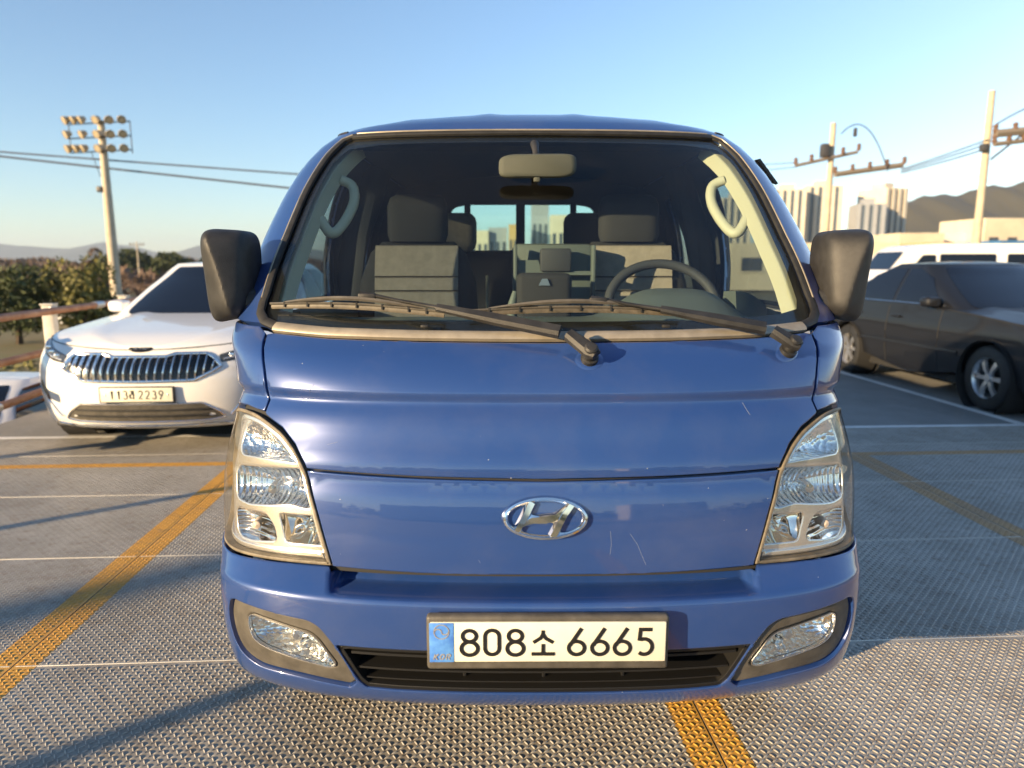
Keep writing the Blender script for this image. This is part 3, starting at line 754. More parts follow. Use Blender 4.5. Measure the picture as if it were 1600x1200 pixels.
# emblem
em = MB(); ec = (.0015, .852)
def on_front(mb, off):
    out = []
    for x, y, z in mb.v:
        p = S.pt(x, z, off - y); out.append(tuple(p))
    mb.v = out; return mb
ring = []
for k in range(64):
    a = 2 * math.pi * k / 64
    ring.append([(ec[0] + math.cos(a) * (.094 + dx), -dy, ec[1] + math.sin(a) * (.0455 + dx)) for dx, dy in ((-.0105, 0), (-.0085, .006), (-.004, .0105), (.001, .0095), (.005, .0))])
ring.append(ring[0])
em.loft(ring, caps=False)
emb = on_front(em, .001).build('emblem', 'chrome', truck, sharp=50)
hb = MB()
def bar(pts, wds, hgt=.010):
    rg = []
    P = [Vector(p) for p in pts]
    for i, p in enumerate(P):
        t = (P[min(i + 1, len(P) - 1)] - P[max(0, i - 1)]).normalized(); n = Vector((-t.y, t.x)); w = wds[i] / 2
        rg.append([(ec[0] + p.x + n.x * w * q, -y_, ec[1] + p.y + n.y * w * q) for q, y_ in ((1, .0), (.55, hgt), (-.55, hgt), (-1, .0))])
    hb.loft(rg)
bar([(-.066, -.031), (-.055, -.012), (-.043, .010), (-.030, .036)], [.022, .022, .024, .025])
bar([(.017, -.041), (.030, -.016), (.043, .008), (.060, .031)], [.025, .024, .022, .022])
bar([(-.052, -.014), (-.03, -.004), (0, -.003), (.025, .003), (.050, .022)], [.014, .024, .028, .024, .016], .0085)
on_front(hb, .001).build('emblem_letter', 'chrome', emb, sharp=30)
# ---- headlights
pk = {
 'top': [(.603, .959), (.665, .964), (.753, .963), (.815, .958), (.838, .975), (.835, 1.012), (.80, 1.036), (.75, 1.036), (.694, 1.026), (.648, 1.003), (.617, .979)],
 'main': [(.568, .856), (.623, .864), (.688, .853), (.763, .844), (.825, .845), (.842, .86), (.842, .905), (.825, .922), (.76, .927), (.695, .930), (.586, .935), (.558, .889)],
 'side': [(.667, .765), (.738, .754), (.80, .750), (.832, .762), (.840, .80), (.82, .816), (.70, .821), (.674, .795)],
 'low': [(.520, .771), (.632, .767), (.640, .80), (.649, .828), (.543, .831), (.528, .785)],
}
for sg in (1, -1):
    ho = HL if sg > 0 else mir(HL)
    f_ = lambda l: (roundc(inset(ccw(l), -.0045), .012, 2) if sg > 0 else mir(roundc(inset(ccw(l), -.0045), .012, 2)))
    lamp = panel(S, inset(ccw(ho), .0065), off=-.002, step=.03, thick=.012, bevel=.005).build('headlight', 'lens_dusty', truck)
    panel(S, inset(ccw(ho), .001), holes=[inset(ccw(ho), .0085)], off=.000, step=.02, thick=.03, bevel=.003).build('lamp_rim', 'dusty_rubber', lamp)
    bez = panel(S, inset(ccw(ho), .008), holes=[f_(v) for v in pk.values()], off=-.026, step=.02, thick=.010, bevel=.005).build('lamp_bezel', 'silver_bezel', lamp)
    inner = inset(ccw(ho), .024)
    panel(S, inset(ccw(ho), .011), holes=[inner], off=-.018, step=.02, thick=.010, bevel=.004).build('inner_border', 'silver_bezel', lamp)
    for nm, dep, mt in (('top', .030, 'reflector_dots'), ('main', .060, 'reflector_flutes'), ('side', .030, 'reflector_ribs'), ('low', .050, 'reflector_smooth')):
        bowl(S, f_(pk[nm]), dep, off=-.030).build('reflector', mt, lamp)
    c = S.pt(sg * .70, .888, -.06); MB().lathe([(.0, -.022), (.011, -.02), (.013, -.008), (.013, .03)], 'y', c, 16).build('bulb', 'chrome', lamp)
    c = S.pt(sg * .59, .80, -.055); MB().lathe([(.0, -.014), (.008, -.012), (.009, .03)], 'y', c, 14).build('bulb', 'chrome', lamp)
    c = S.pt(sg * .755, .785, -.045); MB().lathe([(.0, -.012), (.010, -.008), (.012, .02)], 'y', c, 14).build('bulb', 'amber', lamp)
# ---- scratches and scuffs from use
mat('scratch', (.16, .20, .30), rough=.6)
mat('scratch_dark', (.015, .02, .04), rough=.6)
for pts_, mt_ in (([(.195, .815), (.212, .790), (.222, .766), (.232, .742)], 'scratch'), ([(.150, .822), (.152, .79), (.149, .768)], 'scratch'), ([(-.566, 1.140), (-.574, 1.132), (-.581, 1.120)], 'scratch_dark'), ([(-.15, .756), (-.146, .749)], 'scratch'), ([(.50, 1.098), (.512, 1.07)], 'scratch'), ([(-.52, 1.005), (-.495, 1.012)], 'scratch')):
    strip(S, pts_, .0008, -.0002, .0004, step=.01).build('scratch', mt_, truck)
# ---- wipers
def onS(u, z, off): return S.pt(u, z, off)
for (pu, pz), (ju, jz), (eu, ez), (b0, b1) in (((.109, 1.200), (.060, 1.225), (-.415, 1.322), ((-.701, 1.306), (-.235, 1.290))), ((.608, 1.209), (.556, 1.229), (.150, 1.312), ((-.176, 1.293), (.345, 1.292)))):
    w = thing('x', '', '') if False else None
    base = MB(); P0 = onS(pu, pz, .0); nv = Vector(S.N(np.array([pu]), np.array([pz]))[0])
    prs = [(.021, 0), (.021, .012), (.016, .014), (.016, .024), (.019, .026), (.019, .034)]
    rings_ = []
    e1 = nv.cross(Vector((1, 0, 0))).normalized(); e2 = nv.cross(e1).normalized()
    for r_, h_ in prs: rings_.append([P0 + nv * h_ + e1 * r_ * math.cos(2 * math.pi * k / 20) + e2 * r_ * math.sin(2 * math.pi * k / 20) for k in range(20)])
    wp = base.loft(rings_).build('wiper', 'black_plastic', truck)
    cap = MB(); cap.loft([[P0 + nv * h_ + e1 * r_ * math.cos(2 * math.pi * k / 18) + e2 * r_ * math.sin(2 * math.pi * k / 18) for k in range(18)] for r_, h_ in ((.016, .034), (.016, .047), (.012, .051), (.0, .052))], caps=False).build('pivot_cap', 'black_plastic', wp)
    A = P0 + nv * .036; J = onS(ju, jz, .040); E = onS(eu, ez, .030); J2 = onS(ju - .02, jz + .006, .040)
    def flatbar(path, wid, hei, name, mt='black_plastic'):
        rg = []
        for i, p in enumerate(path):
            t = (path[min(i + 1, len(path) - 1)] - path[max(0, i - 1)]).normalized(); sd = t.cross(nv).normalized(); up_ = sd.cross(t).normalized(); w_ = wid[i] / 2; h_ = hei[i]
            rg.append([p + sd * w_ - up_ * h_ * .5, p + sd * w_ + up_ * h_ * .1, p + sd * w_ * .6 + up_ * h_ * .5, p - sd * w_ * .6 + up_ * h_ * .5, p - sd * w_ + up_ * h_ * .1, p - sd * w_ - up_ * h_ * .5])
        return MB().loft(rg).build(name, mt, wp)
    flatbar([A + (A - J).normalized() * .018, A, J], [.026, .040, .030], [.014, .018, .022], 'arm_head')
    M_ = E.lerp(J2, .36); M_ = M_ + nv * .004
    flatbar([J2, J2.lerp(M_, .5), M_], [.034, .032, .020], [.020, .018, .012], 'arm')
    hook = E + Vector((0.0, 0, 0))
    flatbar([M_, M_.lerp(E, .6), E + nv * .004, E + nv * .006 + Vector((-.03, 0, .0))], [.010, .009, .010, .014], [.006, .006, .007, .012], 'arm_rod')
    # blade: rubber, backing, bridge
    pts = [(b0[0] + (b1[0] - b0[0]) * t, b0[1] + (b1[1] - b0[1]) * t + .010 * math.sin(math.pi * t)) for t in np.linspace(0, 1, 22)]
    MB().tube([onS(a, b, .008) for a, b in pts], .0055, 6, flat=(.55, 1.2)).build('blade', 'blade_rubber', wp)
    MB().tube([onS(a, b + .003, .016) for a, b in pts], .0036, 6).build('blade_strip', 'grey_plastic', wp)
    n0 = 3; MB().tube([onS(pts[i][0], pts[i][1] + .005, .017 + .016 * math.sin(math.pi * (i - 2) / 17)) for i in range(2, 20)], [.003 + .0035 * math.sin(math.pi * (i - 2) / 17) for i in range(2, 20)], 6).build('bridge', 'grey_plastic', wp)
    for i0, i1 in ((1, 8), (13, 20)):
        MB().tube([onS(pts[i][0], pts[i][1] + .004, .012 + .010 * math.sin(math.pi * (i - i0) / (i1 - i0))) for i in range(i0, i1 + 1)], .003, 6).build('claw', 'black_plastic', wp)
    for i in (2, 5, 8, 11, 14, 17, 19): MB().box(onS(pts[i][0], pts[i][1] + .002, .014), (.004, .010, .014)).build('clip', 'black_plastic', wp)
    mid = E.copy(); MB().box(mid + nv * .004 + Vector((-.012, 0, -.004)), (.045, .018, .016), r=.004).build('clip', 'black_plastic', wp)
# raised pads under the pivots
for pu, pz in ((.109, 1.199), (.608, 1.208)):
    m = MB(); rg = []
    for r_, h_ in ((.034, .0003), (.030, .0015), (.026, .003), (.0, .0032)):
        rg.append([onS(pu + r_ * math.cos(a) * (1.0), pz + r_ * .62 * math.sin(a), h_) for a in np.linspace(0, 2 * math.pi, 28, endpoint=False)])
    m.loft(rg, caps=False); m.build('wiper_boss', 'blue_paint', truck, sharp=70)
for x in (-.28, .30):   # washer nozzles
    MB().box(onS(x, 1.262, .012), (.02, .014, .008), r=.003).build('washer_nozzle', 'black_plastic', truck)
# ---- door mirrors
def door_mirror(sg):
    cx, cz, hw, hh, y0 = sg * .866, 1.394, .068, .126, .56
    m = MB(); na, nbb = 49, 61; gv = []
    for j in range(nbb):
        b = math.sin((-1 + 2 * j / (nbb - 1)) * math.pi / 2)
        for i in range(na):
            a = math.sin((-1 + 2 * i / (na - 1)) * math.pi / 2)
            mx_ = max(abs(a), abs(b), 1e-6); sq = mx_ / max((abs(a) ** 5 + abs(b) ** 5) ** .2, 1e-9) if mx_ > 1e-5 else 1.
            A_, B_ = a * sq, b * sq; e = mx_
            X = A_ * hw * (1 + .04 * B_); Z = B_ * hh - (.014 * A_ * sg if B_ < 0 else -.004 * A_ * sg) * abs(B_)
            ridge = sg * (.60 - .95 * (1 - B_) / 2 - .10 * math.sin(math.pi * (1 - B_) / 2))
            o = (A_ - ridge) * sg
            f = .080 - (math.sqrt(o * o + .012) * (.056 if o > 0 else .036))
            ed = math.sqrt(max(0, 1 - e ** 7))
            gv.append((cx + X, y0 - f * ed - .02 * ed, cz + Z))
    fs = [(j * na + i, j * na + i + 1, (j + 1) * na + i + 1, (j + 1) * na + i) for j in range(nbb - 1) for i in range(na - 1)]
    bd = [i for i in range(na)] + [j * na + na - 1 for j in range(1, nbb)] + [(nbb - 1) * na + i for i in range(na - 2, -1, -1)] + [j * na for j in range(nbb - 2, 0, -1)]
    m.add(gv, fs)
    k0 = len(m.v); nbd = len(bd); back = [(gv[i][0], y0 + .055, gv[i][2]) for i in bd]
    m.v.extend(back)
    for i in range(nbd): m.f.append((bd[(i + 1) % nbd], bd[i], k0 + i, k0 + (i + 1) % nbd))
    mo = m.build('door_mirror', 'black_plastic', truck, sharp=34)
    g = MB(); g.add([(cx + (p[0] - cx) * .95, y0 + .05, cz + (p[2] - cz) * .96) for p in back], [tuple(range(nbd))]); g.build('mirror_glass', 'chrome', mo, smooth=False)
    MB().tube([(cx - sg * .04, y0 - .02, cz - .075), (cx - sg * .075, y0 - .015, cz - .085), (cx - sg * .11, y0 + .04, cz - .09)], [.040, .046, .040], 14, flat=(1, 1)).build('mirror_arm', 'black_plastic', mo)
door_mirror(1); door_mirror(-1)
# rain visor end above the driver's window
MB().loft([[(.790 + d, y, 1.787), (.800 + d, y, 1.789), (.868 + d * .6, y, 1.705 + dz), (.860 + d * .6, y, 1.700 + dz)] for y, d, dz in ((1.09, 0, 0), (1.13, -.004, .01), (1.30, -.008, .05), (1.58, -.008, .055))]).build('window_visor', 'gloss_black', truck)
# ---- wheels, chassis and bed
def road_wheel(parent, x, y, z, r, w, sg, spokes=0, tname='wheel', rim_m='alloy'):
    """wheel with its outer face towards sg*x"""
    t = MB().lathe([(r * .62, -w / 2), (r * .93, -w / 2), (r * .985, -w * .40), (r, -w * .25), (r, w * .25), (r * .985, w * .40), (r * .93, w / 2), (r * .66, w / 2), (r * .62, w * .40)], 'x', (x, y, z), 40).build(tname, 'rubber', parent, sharp=50)
    s = sg
    MB().lathe([(r * .64, s * w * .46), (r * .62, s * w * .40), (r * .58, s * w * .30), (r * .56, -s * w * .3)], 'x', (x, y, z), 40).build('rim', rim_m, t)
    MB().lathe([(r * .56, s * w * .02), (0.001, s * w * .02)], 'x', (x, y, z), 32).build('brake_disc', 'underbody', t)
    if spokes:
        for k in range(spokes):
            a = 2 * math.pi * k / spokes; m = MB(); rg = []
            for q, wd, d in ((.06, .085, .36), (.3, .07, .42), (.60, .10, .36)):
                rr_ = r * q; wv = r * wd
                cx_, cz_ = math.cos(a), math.sin(a); tx, tz = -cz_, cx_
                rg.append([(x + s * w * (d + e), y + cx_ * rr_ + tx * wv * g, z + cz_ * rr_ + tz * wv * g) for e, g in ((-.12, -1), (.0, -.8), (.0, .8), (-.12, 1))])
            m.loft(rg).build('spoke', rim_m, t)
        MB().lathe([(0.001, s * w * .44), (r * .12, s * w * .43), (r * .14, s * w * .36)], 'x', (x, y, z), 16).build('hub_cap', rim_m, t)
    return t
for sg in (1, -1):
    road_wheel(truck, sg * .70, .98, .335, .335, .19, sg, 6, rim_m='steel')
    road_wheel(truck, sg * .68, 3.62, .30, .30, .24, sg, 0, rim_m='steel')
    MB().box((sg * .36, 2.6, .58), (.07, 4.4, .14), r=.01).build('chassis_rail', 'underbody', truck)
    MB().lathe([(.39, -.12), (.40, .12)], 'x', (sg * .70, .98, .345), 30).build('wheel_arch', 'underbody', truck)
MB().box((0, .98, .335), (1.25, .09, .09), r=.02).build('front_axle', 'underbody', truck)
MB().box((0, 3.62, .30), (1.2, .11, .11), r=.03).build('rear_axle', 'underbody', truck)
MB().box((0, .55, .60), (1.45, .5, .1)).build('radiator_tray', 'underbody', truck)
MB().box((0, 3.95, .80), (1.66, 2.55, .07), r=.01).build('bed_floor', 'steel', truck)
for sg in (1, -1): MB().box((sg * .825, 3.95, 1.0), (.04, 2.55, .36), r=.012).build('bed_side', 'blue_paint', truck)
MB().box((0, 5.21, 1.0), (1.60, .04, .36), r=.012).build('tailgate', 'blue_paint', truck)
MB().box((0, 2.70, 1.05), (1.60, .04, .46), r=.012).build('bed_headboard', 'blue_paint', truck)
# ------------------------------------------------------------------ other vehicles
mat('dark_glass', (.006, .009, .018), rough=.06, spec=.35)
mat('dark_lamp', (.05, .055, .06), rough=.12, coat=1.)
mat('tail_red', (.30, .01, .01), rough=.2, coat=1.)
mat('tread_black', (.015, .015, .015), rough=.85)
class Flip:
    """a shell turned to face the other way: y -> length - y"""
    def __init__(s, sh, L): s.sh = sh; s.L = L; s.A = sh.A
    def P(s, u, z): p = s.sh.P(-np.asarray(u, float), z); p[..., 1] = s.L - p[..., 1]; return p
    def N(s, u, z):
        n = s.sh.N(-np.asarray(u, float), z).copy(); n[..., 1] *= -1; return n
    def pt(s, u, z, off=0.): return Vector(s.P(np.array([u]), np.array([z]))[0] + s.N(np.array([u]), np.array([z]))[0] * off)
    def uy(s, y, z): return s.sh.uy(s.L - y, z)
def sedan(name, label, loc, rz, pm, L=4.95, hwd=.93, H=1.46, wb=(.98, 3.83), wr=.335, belt=.97, nose=.80, spokes=10, group=None, zsh=0., front=True):
    car = thing(name, label, 'car', loc, rz, group)
    k = hwd / .93
    Fz = [.18, .24, .35, .50, .62, .70, .76, .82, .90, .985]
    Fs = Shell(Fz, [.14, .05, .015, 0, .012, .035, .07, .13, .30, .5], [k * v for v in (.86, .885, .905, .925, .93, .93, .925, .915, .90, .885)], [.50, .52, .54, .55, .55, .55, .55, .53, .50, .45], n=2.5, w0=.93, d0=.55, sig=10)
    Rs0 = Shell(Fz, [.10, .05, .02, 0, .0, .01, .02, .03, .05, .08], [k * v for v in (.86, .885, .905, .92, .93, .93, .925, .915, .90, .885)], [.42] * 10, n=2.7, w0=.93, d0=.42, sig=10)
    Rs = Flip(Rs0, L)
    half = L * .48
    def body_half(sh, mid, ywh, zt, nm):
        # right half outline, bottom centre -> round -> top centre; built in the shell's own distance-from-end coordinate
        A = sh.A; ue = lambda z: sh.uy(mid, z)
        bot = [(0, .20), (A * .5, .20), (A * .9, .20)]
        ar = []
        for a in np.linspace(180, 0, 15):
            yy = ywh + (wr + .045) * math.cos(R(a)); z = wr + (wr + .045) * math.sin(R(a)) * .98
            ar.append((sh.uy(yy, max(z, .2)), max(z, .2)))
        tp = []
        for u in np.linspace(1, 0, 26):
            uu = ue(.9) * u; y = float(sh.P(np.array([uu]), np.array([.8]))[0][1]); tp.append((uu, zt(y)))
        r = bot + ar + [(ue(z), z) for z in np.linspace(.2, belt - .02, 12)] + tp[1:] if False else bot + ar + [(ue(z), z) for z in np.linspace(.2, zt(mid) - .01, 12)] + [(ue(zt(mid)), zt(mid))] + [q for q in tp if q[0] < ue(zt(mid)) - .01]
        pol = ccw(sym(r))
        return pol, tp
    ztF = lambda y: nose + (belt - nose) * min(1, max(0, (y - .10) / 1.35)) ** .62
    ztR = lambda y: .95 + (belt - .95) * min(1, max(0, (y - .1) / 1.1))
    polF, tF = body_half(Fs, half, wb[0], ztF, 'f')
    polR, tR = body_half(Rs0, L - half, L - wb[1], ztR, 'r')
    panel(Fs, polF, step=.07, thick=.03, bevel=0).build('front_body', pm, car)
    Rm = panel(Rs0, polR, step=.09, thick=.03, bevel=0)
    Rm.v = [(-x, L - y, z) for x, y, z in Rm.v]; Rm.n = [(-x, -y, z) for x, y, z in Rm.n]
    Rm.build('rear_body', pm, car)
    def lid(sh, tp, ymax, crown, fl, nm, mtl):
        m = MB(); rg = []
        pts = [(float(p[0]), float(p[1]), z) for (u, z) in tp for p in [sh.P(np.array([u]), np.array([z]))[0]]]
        pts = [p for p in sorted(pts, key=lambda p: p[1]) if p[1] <= ymax + .15]
        for (x, y, z) in pts:
            row = []
            for t in np.linspace(-1, 1, 25):
                e = 1 - abs(t) ** 3.2; cr = .014 * math.exp(-((abs(t) - .62) / .10) ** 2)
                row.append((x * t, y, z + crown * e * min(1, y / .35) + cr * min(1, y / .5) - .002))
            rg.append(row)
        m.loft(rg, caps=False, closed=False)
        if fl: m.v = [(-x, L - y, z) for x, y, z in m.v]
        m.f = [f for f in m.f]
        return m.build(nm, mtl, car, sharp=60)
    for sg in (1, -1):
        MB().tube([Fs.pt(sg * u, z - .012, .001) for u, z in tF if .16 < u < 2.0], .0035, 5).build('bonnet_gap', 'underbody', car)
    MB().tube([Fs.pt(u, ztF(float(Fs.P(np.array([u]), np.array([.8]))[0][1])) - .012, .001) for u in np.linspace(-.55, .55, 24)], .003, 5).build('bonnet_gap', 'underbody', car)
    lid(Fs, tF, 1.7, .045, False, 'bonnet', pm); lid(Rs0, tR, 1.25, .02, True, 'boot_lid', pm)
    # greenhouse
    Gz = [.88, .98, 1.10, 1.22, 1.32, H - .055, H - .03]
    Gs = Shell(Gz, [1.20, 1.38, 1.62, 1.86, 2.06, 2.24, 2.30], [k * v for v in (.865, .85, .81, .755, .70, .64, .615)], [.30] * 5 + [.24, .22], n=2.6, w0=.8, d0=.28, sig=10)
    Gr0 = Shell(Gz, [.55, .70, .90, 1.12, 1.34, 1.58, 1.66], [k * v for v in (.865, .85, .81, .755, .70, .64, .615)], [.30] * 5 + [.24, .22], n=2.6, w0=.8, d0=.28, sig=10)
    gm = 2.55; tz = H - .03
    def half_g(sh, mid):
        r = [(0, .90)] + [(sh.uy(mid, z), z) for z in np.linspace(.90, tz, 10)] + [(0, tz)]
        return ccw(sym(r))
    panel(Gs, half_g(Gs, gm), step=.09, thick=0, bevel=0).build('front_pillars', pm, car)
    q = panel(Gr0, half_g(Gr0, L - gm), step=.09, thick=0, bevel=0); q.v = [(-x, L - y, z) for x, y, z in q.v]; q.n = [(-x, -y, z) for x, y, z in q.n]; q.build('rear_pillars', pm, car)
    # roof
    uf = np.concatenate([-np.linspace(Gs.uy(gm, tz), Gs.A, 8), np.linspace(Gs.A * .98, -Gs.A * .98, 31), np.linspace(Gs.A, Gs.uy(gm, tz), 8)])
    rim = [tuple(p) for p in Gs.P(uf, np.full(len(uf), tz))]
    ur = np.concatenate([-np.linspace(Gr0.uy(L - gm, tz), Gr0.A, 8), np.linspace(Gr0.A * .98, -Gr0.A * .98, 31), np.linspace(Gr0.A, Gr0.uy(L - gm, tz), 8)])
    rim += [(-x, L - y, z) for x, y, z in Gr0.P(ur, np.full(len(ur), tz))]
    rg = []
    for kk in np.linspace(0, .96, 9):
        rg.append([(x * (1 - kk), y * (1 - kk) + min(max(y, 2.6), 2.9) * kk, z + .032 * math.sin(kk * math.pi / 2)) for x, y, z in rim])
    rf = MB().loft(rg, caps=False); n = len(rim); rf.f.append(tuple(range(len(rf.v) - n, len(rf.v)))); rf.f = [f[::-1] for f in rf.f]
    rf.build('roof', pm, car, sharp=70)
    # glass
    w1 = roundc(ccw(sym([(0, .965), (.55, .972), (.685, .985), (.70, 1.02), (.695, 1.15), (.675, 1.30), (.665, H - .065), (0, H - .055)])), .03, 3)
    panel(Gs, w1, off=.003, step=.06, thick=.004, bevel=0).build('windscreen', 'dark_glass', car)
    q = panel(Gr0, w1, off=.003, step=.1, thick=.004, bevel=0); q.v = [(-x, L - y, z) for x, y, z in q.v]; q.n = [(-x, -y, z) for x, y, z in q.n]; q.build('rear_window', 'dark_glass', car)
    def sidewin(sg, yz):
        pol = []
        for y, z in dens(yz, .08): pol.append((sg * Gs.uy(y, z), z))
        pol = ccw(pol); return panel(Gs, inset(pol, .002), off=.004, step=.08, thick=.004, bevel=0)
    for sg in (1, -1):
        sidewin(sg, [(1.86, 1.005), (2.70, 1.005), (2.70, H - .085), (2.52, H - .085), (2.20, 1.28)]).build('front_window', 'dark_glass', car)
        sidewin(sg, [(2.76, 1.005), (3.52, 1.01), (3.62, 1.08), (3.36, 1.30), (3.12, H - .09), (2.76, H - .085)]).build('rear_side_window', 'dark_glass', car)
        ch = MB().tube([Gs.pt(sg * Gs.uy(y, .992), .992, .006) for y in np.linspace(1.80, 3.55, 14)], .007, 6).build('belt_trim', 'chrome', car)
        for yy in (1.75, 2.73, 3.55):
            m = MB().tube([Fs.pt(sg * Fs.uy(yy, z), z, .001) for z in np.linspace(.28, .95, 10)], .004, 5).build('door_gap', 'underbody', car)
        for yy in (2.55, 3.42): MB().box(Fs.pt(sg * Fs.uy(yy, .83), .83, .018), (.03, .20, .03), r=.012).build('door_handle', pm, car)
        MB().tube([Fs.pt(sg * Fs.uy(y, .52), .52, .004) for y in np.linspace(1.42, 3.36, 10)], .022, 6, flat=(.35, 1)).build('side_moulding', pm, car)
        # door mirror
        p = Vector((sg * (hwd + .02), 1.86, 1.02)); m = MB(); rgm = []
        for t, sc in ((0, .7), (.25, .95), (.7, 1), (1, .92)):
            rgm.append([(p.x + sg * .01 + .095 * sc * math.copysign(abs(math.cos(a)) ** .6, math.cos(a)), p.y - .07 + .14 * t, p.z + .01 + .060 * sc * math.copysign(abs(math.sin(a)) ** .6, math.sin(a))) for a in np.linspace(0, 2 * math.pi, 18, endpoint=False)])
        mo = m.loft([r_[::-1] for r_ in rgm]).build('door_mirror', pm, car, sharp=60)
        MB().tube([(p.x - sg * .02, p.y, p.z - .03), (p.x - sg * .13, p.y + .03, p.z - .05)], .03, 8).build('mirror_arm', 'black_plastic', mo)
        for yw in wb:
            road_wheel(car, sg * (hwd - .115), yw, wr, wr, .21, sg, spokes)
            MB().lathe([(wr + .05, -.16), (wr + .05, .10)], 'x', (sg * (hwd - .13), yw, wr), 30).build('wheel_arch', 'underbody', car)
            MB().lathe([(wr + .05, 0), (0.001, 0)], 'x', (sg * (hwd - .29), yw, wr), 30).build('wheel_well', 'underbody', car)
        tl = roundc(ccw([(sg * .50, .74), (sg * .86, .73), (sg * 1.02, .76), (sg * 1.02, .86), (sg * .50, .85)]), .02, 2)
        q = panel(Rs0, tl, off=.004, step=.06, thick=.01); q.v = [(-x, L - y, z) for x, y, z in q.v]; q.n = [(-x, -y, z) for x, y, z in q.n]; q.build('tail_light', 'tail_red', car)
    MB().box((0, L / 2, .22), (hwd * 1.7, L - .7, .08)).build('underbody', 'underbody', car)
    if not front:
        for sg in (1, -1):
            hd = roundc(ccw([(sg * .45, .66), (sg * .80, .65), (sg * 1.0, .70), (sg * .98, .79), (sg * .75, .785), (sg * .48, .74)]), .02, 2)
            panel(Fs, hd, off=.003, step=.05, thick=.01).build('headlight', 'dark_lamp', car)
        g = panel(Fs, roundc(ccw(sym([(0, .55), (.34, .55), (.40, .70), (0, .71)])), .02, 2), off=.003, step=.06, thick=.01).build('grille', 'gloss_black', car)
        for z in (.58, .62, .66): strip(Fs, [(a, z) for a in np.linspace(-.35, .35, 16)], .012, .004, .006).build('slat', 'chrome', g)
    return car, Fs
DEL = R(2.9)      # the parking bays stand a little askew of the truck
wcar, WF = sedan('white_sedan', 'white sedan with wide chrome slat grille facing out beside the rail', (-2.82, 3.70, 0), DEL, 'white_paint', L=4.99, hwd=.935, H=1.47, nose=.805)
# its face: grille, lamps, intake, plate
gro = roundc(ccw(sym([(0, .572), (.40, .578), (.50, .625), (.585, .672), (.535, .735), (.485, .770), (.26, .772), (.20, .752), (0, .752)])), [.01] * 16, 2)
grl = panel(WF, gro, off=.001, step=.04, thick=.02).build('grille', 'gloss_black', wcar)
strip(WF, gro, .022, .002, .010, closed=True).build('grille_surround', 'chrome', grl)
for i in range(20):
    u = -.53 + 1.06 * i / 19
    zt = .765 if abs(u) > .25 and abs(u) < .49 else (.748 if abs(u) <= .25 else .765 - (abs(u) - .49) * .7); zb = .578 if abs(u) < .40 else .578 + (abs(u) - .40) * .5
    if abs(u) > .5: zt, zb = min(zt, .735), max(zb, .63)
    m = MB(); rg = []
    for t in np.linspace(0, 1, 7):
        z = zb + (zt - zb) * t; d = .018 - .012 * math.cos(t * 2 * math.pi) * .0; bow = .012 * math.sin(t * math.pi)
        uo = u + .010 * math.sin((t - .5) * math.pi) * (1 if t > .5 else 1)
        rg.append([WF.pt(uo - .010, z, .004), WF.pt(uo - .004, z, .012 + bow), WF.pt(uo + .004, z, .012 + bow), WF.pt(uo + .010, z, .004)])
    m.loft(rg).build('slat', 'chrome', grl)
for sg in (1, -1):
    hd = roundc(ccw([(sg * .585, .700), (sg * .70, .715), (sg * .86, .765), (sg * 1.00, .835), (sg * 1.005, .862), (sg * .90, .852), (sg * .74, .800), (sg * .565, .755)]), .012, 2)
    h = panel(WF, hd, off=.003, step=.03, thick=.012, bevel=.004).build('headlight', 'dark_lamp', wcar)
    strip(WF, [(sg * .60, .722), (sg * .72, .742), (sg * .86, .79), (sg * .98, .845)], .012, .004, .005).build('light_strip', 'silver_bezel', h)
    for uu, z in ((.66, .748), (.74, .772), (.82, .80)): MB().box(WF.pt(sg * uu, z, .004), (.045, .02, .028), r=.006).build('lamp_unit', 'chrome', h)
    fg = roundc(ccw([(sg * .76, .40), (sg * .80, .42), (sg * .90, .53), (sg * .92, .585), (sg * .84, .555), (sg * .77, .47)]), .01, 2)
    panel(WF, fg, off=.002, step=.03, thick=.012).build('corner_vent', 'dark_lamp', wcar)
    strip(WF, [(sg * .66, .30), (sg * .75, .40), (sg * .80, .405)], .02, .002, .01).build('vent_trim', 'chrome', wcar)
itk = roundc(ccw(sym([(0, .262), (.50, .265), (.62, .285), (.56, .34), (.45, .405), (0, .405)])), .015, 2)
ik = panel(WF, itk, off=.001, step=.05, thick=.02).build('air_intake', 'grey_plastic', wcar)
strip(WF, itk, .014, .001, .008, closed=True).build('intake_trim', 'chrome', ik)
strip(WF, [(a, .232) for a in np.linspace(-.78, .78, 24)], .022, .002, .012).build('lip_trim', 'chrome', wcar)
for z in (.31, .355): strip(WF, [(a, z) for a in np.linspace(-.5, .5, 20)], .014, .002, .010).build('intake_bar', 'black_plastic', ik)
MB().box((0, -.004, .480), (.545, .02, .122), r=.008).build('plate_frame', 'black_plastic', wcar)
wp_ = MB().box((0, -.014, .480), (.520, .008, .104), r=.003).build('number_plate', 'plate_white', wcar)
xx = -.195
for ch in ('1', '1', '3', 'ra', '2', '2', '3', '9'):
    w_ = .036
    if ch == '2' and xx < .02: xx = max(xx, .012)
    o = glyph(ch, xx, .447, w_, .066, .0080, .0012).build('character', 'plate_ink', wp_, smooth=False); o.location = (0, -.0182, 0)
    xx += .049
for x in (-.225, .225): MB().lathe([(0, -.022), (.007, -.020), (.008, -.016)], 'y', (x, 0, .480), 10).build('plate_bolt', 'steel', wp_)
eo = [(.088 * math.cos(a), .806 + .022 * math.sin(a)) for a in np.linspace(0, 2 * math.pi, 28, endpoint=False)]
e = panel(WF, eo, off=.004, step=.03, thick=.008).build('emblem', 'gloss_black', wcar)
